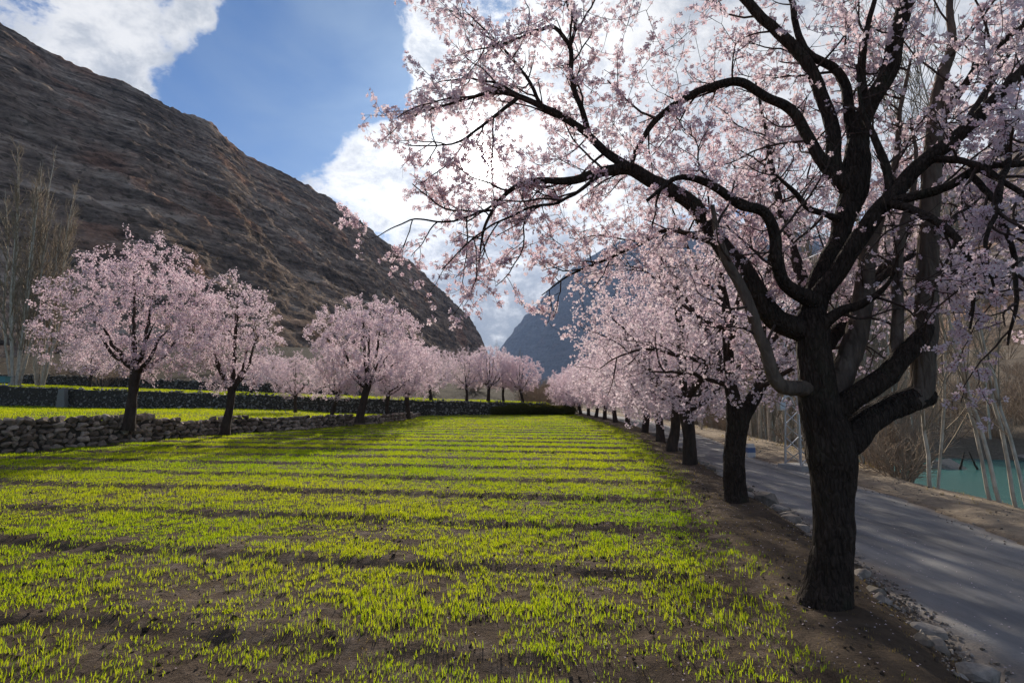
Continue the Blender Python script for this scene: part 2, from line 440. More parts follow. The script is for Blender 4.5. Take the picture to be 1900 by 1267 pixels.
TS = np.array([(-16.5, 12, .92), (-14.2, 16, .86), (-13.6, 20, .72), (-12.4, 24, .58), (-10.5, 30, .46), (-9, 38, .30), (-8.5, 48, .12), (-13, 48, .28), (-19, 47.5, .6), (-24, 47.5, .72), (-45, 49, .88), (-80, 50, 1.0), (-35, 20, 1.0), (-25, 34, .82)])
def terrace_z(x, y):
    x, y = np.broadcast_arrays(np.asarray(x, float), np.asarray(y, float))
    num = 0; den = 0
    for a, b, c in TS:
        k = 1.0 / ((x - a) ** 2 + (y - b) ** 2 + 2.0) ** 1.5
        num = num + k * c; den = den + k
    return num / den
def upper_z(x, y):
    b = 1.15 + np.clip(-5 - x, -6, 60) * 0.034
    d = np.clip(y - backy(x) - 16, 0, None)
    return b + np.clip((y - backy(x)), 0, 16) * .012 + d * 0.075 + 0.0006 * d ** 2 * np.clip(-x / 30, 0, 1)
def furrow_z(x, y):
    s = y * math.cos(R(9.7)) + x * math.sin(R(9.7)) + 0.10 * pnoise(x * .35, y * .35, 3.0) * 2
    s = s + 0.25
    k = np.floor(s / 1.86); f = s / 1.86 - k
    am = 0.75 + 0.5 * pnoise(k * 3.7, x * .08, 1.0) + .25 * pnoise(x * .5, k * 1.3, 8.0)
    prof = np.interp(f, [0, .035, .09, .15, .28, .55, .86, .97, 1.0], [0, .40, .95, 1.0, .66, .32, .10, .03, 0])
    near_ = np.interp(y, [2, 8], [.45, 1.0])
    return near_ * (prof - .35) * 0.074 * np.clip(am, .25, 1.6), f
def field_z(x, y):
    z, f = furrow_z(x, y)
    cl = 0.030 * np.clip(fbm(x * 3.4, y * 3.4, 2.0, 4, .55), -1, 1) + 0.026 * np.clip(pnoise(x * 8, y * 8, 5.), -.2, 1)
    e = np.clip((fieldR(y) - x) / 1.2, 0, 1)
    return z * e + cl + 0.03 * (1 - e)
def ss(a, b, x):
    t = np.clip((x - a) / (b - a), 0, 1); return t * t * (3 - 2 * t)
def ground_z(x, y):
    fl, rl, rr, vg, sf = fieldR(y), roadL(y), roadR(y), verge(y), shoreF(y)
    n = 0.035 * fbm(x * 1.6, y * 1.6, 0., 5) + .012 * pnoise(x * 9, y * 9, 1.)
    z = np.where(x < fl + .05, -.16, 0.0)
    # under field and terraces it stays lower; the berm carries the trees and falls to the road
    ber = 0.05 - .19 * ss(rl - .55, rl - .02, x) + n
    z = np.where((x >= fl - .25) & (x < rl), ber - .07 * (1 - ss(fl - .25, fl + .05, x)), z)
    z = np.where((x >= rl) & (x < rr), -.30, z)
    ver = -.155 + .07 * ss(rr, rr + .5, x) + n * 1.3
    z = np.where((x >= rr) & (x < vg), ver, z)
    dn = x - vg
    bank = -.09 - 3.6 * ss(0.0, 5.0, dn) + fbm(x * .5, y * .5, 4., 4) * .35 * ss(.3, 2, dn)
    z = np.where(x >= vg, bank, z)
    df = x - sf
    far = -3.7 + 1.9 * ss(-2, 5, df) + .05 * np.clip(df, 0, 80) + .16 * np.clip(df - 40, 0, 2000) + fbm(x * .12, y * .12, 9., 4) * 1.0 * ss(1, 14, df)
    z = np.where(df > -4, np.maximum(far, np.where(dn < 6, z, -9)), z)
    # beyond the field's end and under the left terraces
    z = np.where((x < fl) & (y > 56), .25 + .004 * (y - 56), z)
    z = np.where((x < fl) & (x < -60), np.clip((-60 - x) * .03, 0, 4) - .3, z)
    z = np.where((y > 150), np.maximum(z, -5), z)
    return z

# ground sheet
xs = np.concatenate([-np.geomspace(4600, 30, 28), np.linspace(-28, 0.5, 24), np.arange(0.8, 13.5, .14), np.arange(13.6, 46, .8), np.geomspace(47, 4600, 36)])
ys = np.concatenate([-np.geomspace(90, 6, 8), np.arange(-5, 1, .5), np.arange(1, 22, .16), np.arange(22, 64, .45), np.geomspace(65, 8800, 54)])
Xg, Yg = np.meshgrid(xs, ys)
# let the columns near the road follow it
Zg = ground_z(Xg, Yg)
rl_, rr_, vg_, sf_ = roadL(Yg), roadR(Yg), verge(Yg), shoreF(Yg)
cg = np.zeros(Xg.shape + (3,)); cg[:] = (.12, .09, .065)
def blend(c, m): cg[:] = cg * (1 - m[..., None]) + np.array(c) * m[..., None]
pn = fbm(Xg * .9, Yg * .9, 3., 4)
blend((.165, .125, .09), ss(-.2, .4, pn) * (Xg < rl_) * .8)
blend((.37, .30, .225), ss(rr_ - .3, rr_ + .3, Xg))
blend((.19, .155, .115), ss(vg_ - .1, vg_ + .9, Xg))
blend((.15, .12, .09), ss(sf_ - 1, sf_ + 5, Xg))
blend((.18, .145, .11), ss(sf_ + 20, sf_ + 60, Xg))
blend((.12, .10, .06), ss(54, 58, Yg) * (Xg < rl_))
g = obj('ground', grid_mesh('ground', np.stack([Xg, Yg, Zg], -1), GROUND, True, col=cg)); tag(g, 'bare brown earth, sandy verge and river banks of the valley floor', 'ground', kind='structure')

# field
fy = np.concatenate([np.arange(-4, 1.2, .2), np.arange(1.2, 9, .05), np.arange(9, 24, .11), np.arange(24, 54.2, .2)])
tt = np.linspace(0, 1, 170)
tt = 1 - (1 - tt) ** 1.0
tw = np.interp(np.linspace(0, 1, 170), [0, .12, 1], [0, .38, 1])
Yf = np.repeat(fy[:, None], 170, 1)
XL = wallx(Yf) - .15; XR = fieldR(Yf) + .12 + .10 * pnoise(Yf * .9, 4.2, 0)
Xf = XL + (XR - XL) * tw[None, :]
Zf = field_z(Xf, Yf)
Zf[:, -1] = -.12; Zf[:, -2] = np.minimum(Zf[:, -2], .03)
Yf2 = np.minimum(Yf, backy(Xf) + .15)
fo = obj('field', grid_mesh('field', np.stack([Xf, Yf2, Zf], -1), SOIL)); tag(fo, 'ploughed brown soil of the green field with low furrow ridges', 'field', kind='structure')

# terraces on the left
ty = np.linspace(4, 52, 70); tx = np.linspace(0, 1, 70) ** 1.7
Yt = np.repeat(ty[:, None], 70, 1)
Xt = (wallx(Yt) - .12) + (-95 - (wallx(Yt) - .12)) * tx[None, :]
Yt = np.minimum(Yt, backy(Xt) + .2)
Zt = terrace_z(Xt, Yt) - .03 + .03 * fbm(Xt * .5, Yt * .5, 1., 3)
to = obj('terrace', grid_mesh('terrace', np.stack([Xt, Yt, Zt], -1), TERRACE_SOIL)); tag(to, 'low green terrace behind the near stone wall', 'terrace', kind='structure')
ux = np.linspace(-130, 5.5, 110); uy = np.concatenate([np.linspace(0, 18, 22), np.linspace(19, 110, 36)])
Xu, Du = np.meshgrid(ux, uy)
Yu = backy(Xu) + .18 + Du
Zu = upper_z(Xu, Yu) + .10 * fbm(Xu * .25, Yu * .25, 6., 4) * ss(1, 6, Du)
Zu = Zu * (1 - ss(1.5, 5.5, Xu)) + .1 * ss(1.5, 5.5, Xu)
cu = np.zeros(Xu.shape + (3,)); cu[:] = (.075, .085, .02)
nb = fbm(Xu * .09, Yu * .14, 2., 4)
mb = np.clip(ss(-.05, .3, nb) + ss(14, 20, Du), 0, 1)[..., None]
cu = cu * (1 - mb) + np.array((.068, .054, .037)) * mb
uo = obj('upper_terrace', grid_mesh('upper_terrace', np.stack([Xu, Yu, Zu], -1), GROUND, True, col=cu)); tag(uo, 'upper terrace of grass and dry earth below the slope', 'terrace', kind='structure')

# road
ry = np.concatenate([np.arange(-6, 25, .3), np.arange(25, 140, 1.5)])
rt = np.linspace(0, 1, 25)
Yr = np.repeat(ry[:, None], 25, 1)
wob = .07 * pnoise(Yr * 1.7, 2.0, 0) * (2 * rt[None, :] - 1)
L_, R_ = roadL(Yr) - .04, roadR(Yr) + .10
Xr = L_ + (R_ - L_) * rt[None, :] + wob
Zr = -.165 + .05 * (1 - (2 * rt[None, :] - 1) ** 2) + .008 * pnoise(Xr * 1.3, Yr * 1.3, 0.)
edge_t = np.abs(2 * rt[None, :] - 1) ** 2.2 * np.ones_like(Yr)
ro = obj('road', grid_mesh('road', np.stack([Xr, Yr, Zr], -1), ROAD, True, tint=edge_t.ravel())); tag(ro, 'narrow worn grey asphalt road', 'road', kind='structure')

# river
vy = np.concatenate([np.linspace(-40, 60, 40), np.linspace(65, 400, 20)])
Yv = np.repeat(vy[:, None], 12, 1)
Xv = (verge(Yv) + 2.6) + (shoreF(Yv) + 6 - verge(Yv) - 2.6) * np.linspace(0, 1, 12)[None, :]
vo = obj('river', grid_mesh('river', np.stack([Xv, Yv, np.full_like(Xv, -3.0)], -1), WATER)); tag(vo, 'turquoise river beyond the road', 'river', kind='structure')

# ---------------------------------------------------------------- mountains
def mountain(name, label, toe, crest, mat, nu, nv, amp, freq, back=0.9, prof=1.15, seed=0.0, strata=0.0, jag=0.0, fine=0.0):
    toe = np.array(toe, float); crest = np.array(crest, float)
    def res(p):
        s = np.concatenate([[0], np.cumsum(np.linalg.norm(np.diff(p[:, :2], axis=0), axis=1))]); s /= s[-1]
        q = np.linspace(0, 1, nu); return np.stack([np.interp(q, s, p[:, k]) for k in range(3)], 1)
    def resn(p):
        q = np.linspace(0, len(p) - 1, nu); i = np.arange(len(p)); return np.stack([np.interp(q, i, p[:, k]) for k in range(3)], 1)
    T, C = resn(toe), resn(crest)
    t = np.linspace(0, 1, nv)[None, :, None]
    P = T[:, None] + (C[:, None] - T[:, None]) * t
    P[..., 2] = T[:, None, 2] + (C[:, None, 2] - T[:, None, 2]) * (t[..., 0] ** prof)
    hgt = np.clip(C[:, 2] - T[:, 2], 5, None)[:, None]
    env = np.sin(np.clip(t[..., 0], 0, 1) * math.pi * .93) ** .6
    rid = fbm(P[..., 0] * freq + seed, P[..., 1] * freq, P[..., 2] * freq, 7, .56, True)
    soft = fbm(P[..., 0] * freq * .35 + seed, P[..., 1] * freq * .35, P[..., 2] * freq * .3, 4)
    n = (rid - .25) * .55 + soft * .7
    if strata:
        s = P[..., 2] * .10 + P[..., 0] * .045 + 1.6 * soft
        n = n + strata * (np.abs((s - np.floor(s)) - .5) * 2 - .5) * (0.4 + np.clip(rid, 0, 1))
    nrm = np.cross(np.gradient(P, axis=0), np.gradient(P, axis=1)); nrm /= np.linalg.norm(nrm, axis=2)[..., None] + 1e-9
    nrm *= np.sign(nrm[..., 2:3] + 1e-9)
    P = P + nrm * (n * amp * np.minimum(1, hgt / 120) * (env + .06))[..., None]
    if fine:
        P = P + nrm * (fbm(P[..., 0] * .055, P[..., 1] * .055, P[..., 2] * .14, 5, .62, True) * fine)[..., None]
    P[:, -1, 2] += jag * fbm(np.arange(nu) * .13, seed, 0, 4)
    # back slope
    bk = []
    outd = (C - T); outd[:, 2] = 0; outd /= np.linalg.norm(outd, axis=1)[:, None] + 1e-9
    for k in (1, 2, 3, 4):
        b = P[:, -1] + outd * (hgt * .45 * k)
        b[:, 2] = P[:, -1, 2] - hgt[:, 0] * .24 * k
        bk.append(b[:, None])
    P = np.concatenate([P] + bk, 1)
    o = obj(name, grid_mesh(name, P, mat)); tag(o, label, 'mountain', kind='structure')
    return P
crest_px = [(-1400, -420, 260), (-700, -230, 300), (-300, -80, 340), (0, 48, 385), (120, 116, 420), (250, 166, 455), (330, 208, 490), (385, 228, 525), (455, 288, 570), (560, 340, 640), (640, 388, 700), (690, 430, 750), (760, 488, 830), (832, 552, 930), (868, 590, 990), (890, 625, 1040), (905, 660, 1080), (915, 700, 1120)]
toe_xy = [(-330, -60), (-235, 10), (-165, 70), (-118, 112), (-105, 130), (-92, 150), (-84, 168), (-76, 190), (-70, 215), (-64, 260), (-60, 320), (-56, 380), (-52, 460), (-47, 580), (-44, 680), (-42, 780), (-40, 900), (-38, 1000)]
LM = mountain('mountain', 'dark brown rocky mountainside with slanting strata and scree', [(x, y, 4 if i > 2 else 2) for i, (x, y) in enumerate(toe_xy)], [AT(u, v, d) for u, v, d in crest_px], ROCK, 450, 205, 9, .021, prof=1.12, seed=3.0, strata=.14, jag=5, fine=2.6)
far_px = [(905, 690, 6600), (928, 646, 6600), (958, 606, 6500), (985, 580, 6400), (1030, 530, 6300), (1062, 498, 6200), (1120, 462, 6000), (1220, 425, 5800), (1340, 440, 5600), (1460, 430, 5400), (1560, 450, 5200)]
far_toe = [(-240, 6000), (-120, 5400), (20, 4800), (120, 4400), (240, 4000), (360, 3800), (500, 3600), (700, 3400), (960, 3200), (1200, 3000), (1400, 2900)]
mountain('mountain', 'distant steep blue mountain at the end of the valley', [(x, y, 0) for x, y in far_toe], [AT(u, v, d) for u, v, d in far_px], ROCK_BLUE, 240, 130, 170, .0021, seed=11, prof=1.0)
right_px = [(1300, 640, 1500), (1400, 560, 1350), (1520, 470, 1200), (1640, 405, 1050), (1740, 342, 950), (1853, 284, 850), (2050, 190, 720), (2500, 60, 560), (3400, -250, 400)]
right_toe = [(190, 1100), (170, 900), (150, 640), (140, 480), (130, 360), (125, 270), (130, 190), (150, 90), (200, -40)]
mountain('mountain', 'grey rocky mountainside rising behind the river trees', [(x, y, 3 + x * .02) for x, y in right_toe], [AT(u, v, d) for u, v, d in right_px], ROCK, 200, 110, 26, .014, seed=23, prof=1.1)
# saddle closing the valley floor far away
print('setting done')

# ---------------------------------------------------------------- growing branches
def norm(v): return v / (np.linalg.norm(v) + 1e-9)
def tubes(paths, sides, rough=0.0, rfreq=7.0):
    """paths: list of (points, radii) -> verts, quads"""
    V, Q = [], []; base = 0
    by = {}
    for p, r in paths: by.setdefault(len(p), []).append((p, r))
    for n, lst in by.items():
        P = np.array([a for a, _ in lst]); Rr = np.array([b for _, b in lst]); m = len(lst)
        T = np.gradient(P, axis=1); T /= np.linalg.norm(T, axis=2)[..., None] + 1e-9
        mean = T.mean(1); ax = np.argmin(np.abs(mean), 1)
        ref = np.eye(3)[ax][:, None, :]
        U = np.cross(T, np.broadcast_to(ref, T.shape)); U /= np.linalg.norm(U, axis=2)[..., None] + 1e-9
        W = np.cross(T, U)
        a = np.arange(sides) / sides * 2 * math.pi
        ring = U[:, :, None, :] * np.cos(a)[None, None, :, None] + W[:, :, None, :] * np.sin(a)[None, None, :, None]
        rad = Rr[:, :, None, None] * np.ones((1, 1, sides, 1))
        if rough:
            q = P[:, :, None, :] + ring * rad
            k = fbm(q[..., 0] * rfreq, q[..., 1] * rfreq, q[..., 2] * rfreq * .35, 4, .6)
            k2 = pnoise(q[..., 0] * rfreq * 3.2, q[..., 1] * rfreq * 3.2, q[..., 2] * rfreq * .6)
            rad = rad * (1 + rough * k[..., None] + rough * .35 * k2[..., None])
        X = P[:, :, None, :] + ring * rad
        V.append(X.reshape(-1, 3))
        idx = (np.arange(m * n * sides).reshape(m, n, sides)) + base
        i2 = np.roll(idx, -1, axis=2)
        Q.append(np.stack([idx[:, :-1], i2[:, :-1], i2[:, 1:], idx[:, 1:]], -1).reshape(-1, 4))
        base += m * n * sides
    return np.concatenate(V), np.concatenate(Q)
def resample(pts, rad, step, seed=None, wob=0.0, rng=None):
    pts = np.asarray(pts, float); rad = np.asarray(rad, float)
    s = np.concatenate([[0], np.cumsum(np.linalg.norm(np.diff(pts, axis=0), axis=1))])
    n = max(4, int(s[-1] / step) + 1)
    q = np.linspace(0, s[-1], n)
    # smooth (Catmull-like) by cubic Hermite on arc length
    tan = np.gradient(pts, s, axis=0)
    i = np.clip(np.searchsorted(s, q, side='right') - 1, 0, len(s) - 2)
    h = (s[i + 1] - s[i])[:, None]; u = ((q - s[i]) / (s[i + 1] - s[i]))[:, None]
    out = (2 * u**3 - 3 * u**2 + 1) * pts[i] + (u**3 - 2 * u**2 + u) * h * tan[i] + (-2 * u**3 + 3 * u**2) * pts[i + 1] + (u**3 - u**2) * h * tan[i + 1]
    rr = np.interp(q, s, rad)
    if wob and rng is not None:
        k = np.zeros((n, 3)); f = rng.uniform(0, 99)
        for c in range(3): k[:, c] = pnoise(q * 3.1 + f, c * 5.1, 0) * wob + pnoise(q * 9 + f, c * 3.3, 1) * wob * .35
        k *= np.sin(np.linspace(0, math.pi, n))[:, None] ** .5
        out = out + k
    return out, rr
def shoot(p0, d0, L, r0, r1, n, wander, trop, rng):
    pts = [p0]; d = norm(d0); st = L / n
    for _ in range(n):
        d = norm(d + rng.normal(size=3) * wander + trop)
        pts.append(pts[-1] + d * st)
    return np.array(pts), np.linspace(r0, r1, n + 1)
def side_dir(t, ang, rng, bias=None, prev=None):
    r = rng.normal(size=3)
    if bias is not None: r = r + bias
    p = r - t * np.dot(r, t); p = norm(p)
    return norm(t * math.cos(ang) + p * math.sin(ang))
class Plant:
    def __init__(s): s.big = []; s.mid = []; s.fine = []; s.fpos = []; s.fdir = []
def spur_flowers(pl, pts, spacing, rng, n_each=(1, 3), spread=.022, t0=.1):
    seg = np.diff(pts, axis=0); ln = np.linalg.norm(seg, axis=1); s = np.concatenate([[0], np.cumsum(ln)])
    L = s[-1]; q = rng.uniform(.3, 1) * spacing + L * t0
    while q < L:
        i = min(np.searchsorted(s, q) - 1, len(seg) - 1); i = max(i, 0)
        p = pts[i] + seg[i] * ((q - s[i]) / (ln[i] + 1e-9))
        for _ in range(rng.randint(n_each[0], n_each[1] + 1)):
            o = rng.normal(size=3); o = norm(o + np.array([0, 0, .25]))
            pl.fpos.append(p + o * spread * rng.uniform(.6, 1.4)); pl.fdir.append(norm(o + rng.normal(size=3) * .35))
        q += spacing * rng.uniform(.5, 1.5)
def branchlets(pl, pts, rad, rng, cfg, lev=0):
    """children of one branch; cfg[lev] = spacing, (len), angle, wander, trop, r0, npts"""
    c = cfg[lev]
    seg = np.diff(pts, axis=0); ln = np.linalg.norm(seg, axis=1); s = np.concatenate([[0], np.cumsum(ln)]); L = s[-1]
    q = L * c.get('start', .12) + rng.uniform(0, 1) * c['sp']
    while q < L:
        i = int(np.clip(np.searchsorted(s, q) - 1, 0, len(seg) - 1))
        f = (q - s[i]) / (ln[i] + 1e-9); p = pts[i] + seg[i] * f
        r = rad[i] + (rad[i + 1] - rad[i]) * f
        q += c['sp'] * rng.uniform(.55, 1.45)
        if r > c.get('rmax', 9) or (c.get('keep') and not c['keep'](p)): continue
        t = norm(seg[i])
        d = side_dir(t, R(rng.uniform(*c['ang'])), rng, c.get('bias'))
        ll = rng.uniform(*c['len']) * (1 - .35 * q / max(L, q))
        r0 = min(r * .8, c['r0'] * rng.uniform(.8, 1.2))
        tr = c['trop'](p, rng) if callable(c['trop']) else c['trop']
        cp, cr = shoot(p, d, ll, r0, r0 * .4, c['n'], c['wander'], tr, rng)
        (pl.mid if lev == 0 else pl.fine).append((cp, cr))
        if 'fl' in c: spur_flowers(pl, cp, c['fl'], rng, c.get('ne', (1, 3)), c.get('spread', .022), c.get('t0', .1))
        if lev + 1 < len(cfg): branchlets(pl, cp, cr, rng, cfg, lev + 1)

def fill_crown(pl, skel, targets, rng, cfg, base, maxlen=1.1, r_of=None):
    """skel: list of (points, radii); each target is reached by a curved branch from the nearest wood closer to the base"""
    N = np.concatenate([p for p, r in skel]); RR_ = np.concatenate([r for p, r in skel])
    N = list(N); RR_ = list(RR_)
    T = targets[np.argsort(np.linalg.norm(targets - base, axis=1))]
    arr = np.array(N); cap = len(arr); buf = np.zeros((cap + len(T) * 5, 3)); buf[:cap] = arr; rb = np.zeros(len(buf)); rb[:cap] = RR_
    for t in T:
        d = np.linalg.norm(buf[:cap] - t, axis=1)
        db = np.linalg.norm(buf[:cap] - base, axis=1)
        d = d + .35 * np.clip(db - np.linalg.norm(t - base) + .1, 0, None) * 3
        i = int(np.argmin(d)); p0 = buf[i]; L = np.linalg.norm(t - p0)
        if L < .10: continue
        r0 = min(rb[i] * .75, .006 + .010 * L)
        side = rng.normal(size=3) * .10 * L
        up = np.array([0, 0, 1.0]) * .14 * L
        u = np.linspace(0, 1, 6)[:, None]
        p = p0 * (1 - u) ** 2 + 2 * u * (1 - u) * ((p0 + t) / 2 + side - up) + t * u ** 2
        r = np.linspace(r0, max(r0 * .4, .0025), 6)
        pl.mid.append((p, r))
        buf[cap:cap + 5] = p[1:]; rb[cap:cap + 5] = r[1:]; cap += 5
        branchlets(pl, p, r, rng, cfg)
def dome(n, rng, c, rad, low, lump=.22, core=.45, seed=0.0):
    out = []
    while len(out) < n:
        d = norm(rng.normal(size=3))
        k = 1 + lump * float(fbm(np.array(d[0] * 1.7 + seed), np.array(d[1] * 1.7), np.array(d[2] * 1.7), 3)) * 1.6
        p = c + d * rad * k * rng.uniform(core ** 3, 1) ** (1 / 3)
        if p[2] > low + .12 * rng.normal(): out.append(p)
    return np.array(out)

# flowers
def petal_template(kind):
    V, T, M = [], [], []
    if kind == 'near':
        for k in range(5):
            a = k * 2 * math.pi / 5; b = len(V)
            def P(r, da, z): return (r * math.cos(a + da), r * math.sin(a + da), z)
            V += [P(.06, 0, 0), P(.30, -.52, .10), P(.34, 0, .05), P(.30, .52, .10), P(.51, -.27, .17), P(.51, .27, .17)]
            T += [(b, b + 1, b + 2), (b, b + 2, b + 3), (b + 1, b + 4, b + 2), (b + 2, b + 4, b + 5), (b + 2, b + 5, b + 3)]; M += [0] * 5
        b = len(V)
        for k in range(5):
            a = k * 2 * math.pi / 5 + .6; V.append((.10 * math.cos(a), .10 * math.sin(a), .05))
        V.append((0, 0, .14))
        for k in range(5): T += [(b + k, b + (k + 1) % 5, b + 5)]; M += [1]
    elif kind == 'mid':
        for k in range(5):
            a = k * 2 * math.pi / 5; b = len(V)
            V += [(0, 0, 0), (.36 * math.cos(a - .55), .36 * math.sin(a - .55), .10), (.52 * math.cos(a), .52 * math.sin(a), .16), (.36 * math.cos(a + .55), .36 * math.sin(a + .55), .10)]
            T += [(b, b + 1, b + 2), (b, b + 2, b + 3)]; M += [0, 0]
    else:
        for k in range(3):
            a = k * 2 * math.pi / 3; b = len(V)
            V += [(0, 0, -.05), (.5 * math.cos(a - .7), .5 * math.sin(a - .7), .2), (.5 * math.cos(a + .7), .5 * math.sin(a + .7), .12)]
            T += [(b, b + 1, b + 2)]; M += [0]
    return np.array(V, float), np.array(T, int), np.array(M, int)
TPL = {k: petal_template(k) for k in ('near', 'mid', 'far')}
def frames(dirs, rng):
    z = dirs / (np.linalg.norm(dirs, axis=1)[:, None] + 1e-9)
    r = rng.normal(size=z.shape); x = np.cross(r, z); x /= np.linalg.norm(x, axis=1)[:, None] + 1e-9
    y = np.cross(z, x)
    return np.stack([x, y, z], -1)            # columns
def flower_mesh(name, pos, dirs, size, kind, mats, rng, tint=None):
    V, T, M = TPL[kind]
    pos = np.asarray(pos); n = len(pos)
    Fm = frames(np.asarray(dirs), rng); sc = size * rng.uniform(.75, 1.2, n)
    cup = rng.uniform(.5, 2.6, n)
    tv = V[None] * sc[:, None, None]; tv = np.repeat(tv, 1, 0) * np.stack([np.ones(n), np.ones(n), cup], -1)[:, None, :]
    X = np.einsum('nij,nkj->nki', Fm, tv) + pos[:, None, :]
    I = T[None] + (np.arange(n) * len(V))[:, None, None]
    tn = rng.beta(1.6, 2.2, n) if tint is None else tint
    return mesh_np(name, X.reshape(-1, 3), [I.reshape(-1, 3)], mats, False, tint=np.repeat(tn, len(V)), midx=np.tile(M, n) if M.any() else None)

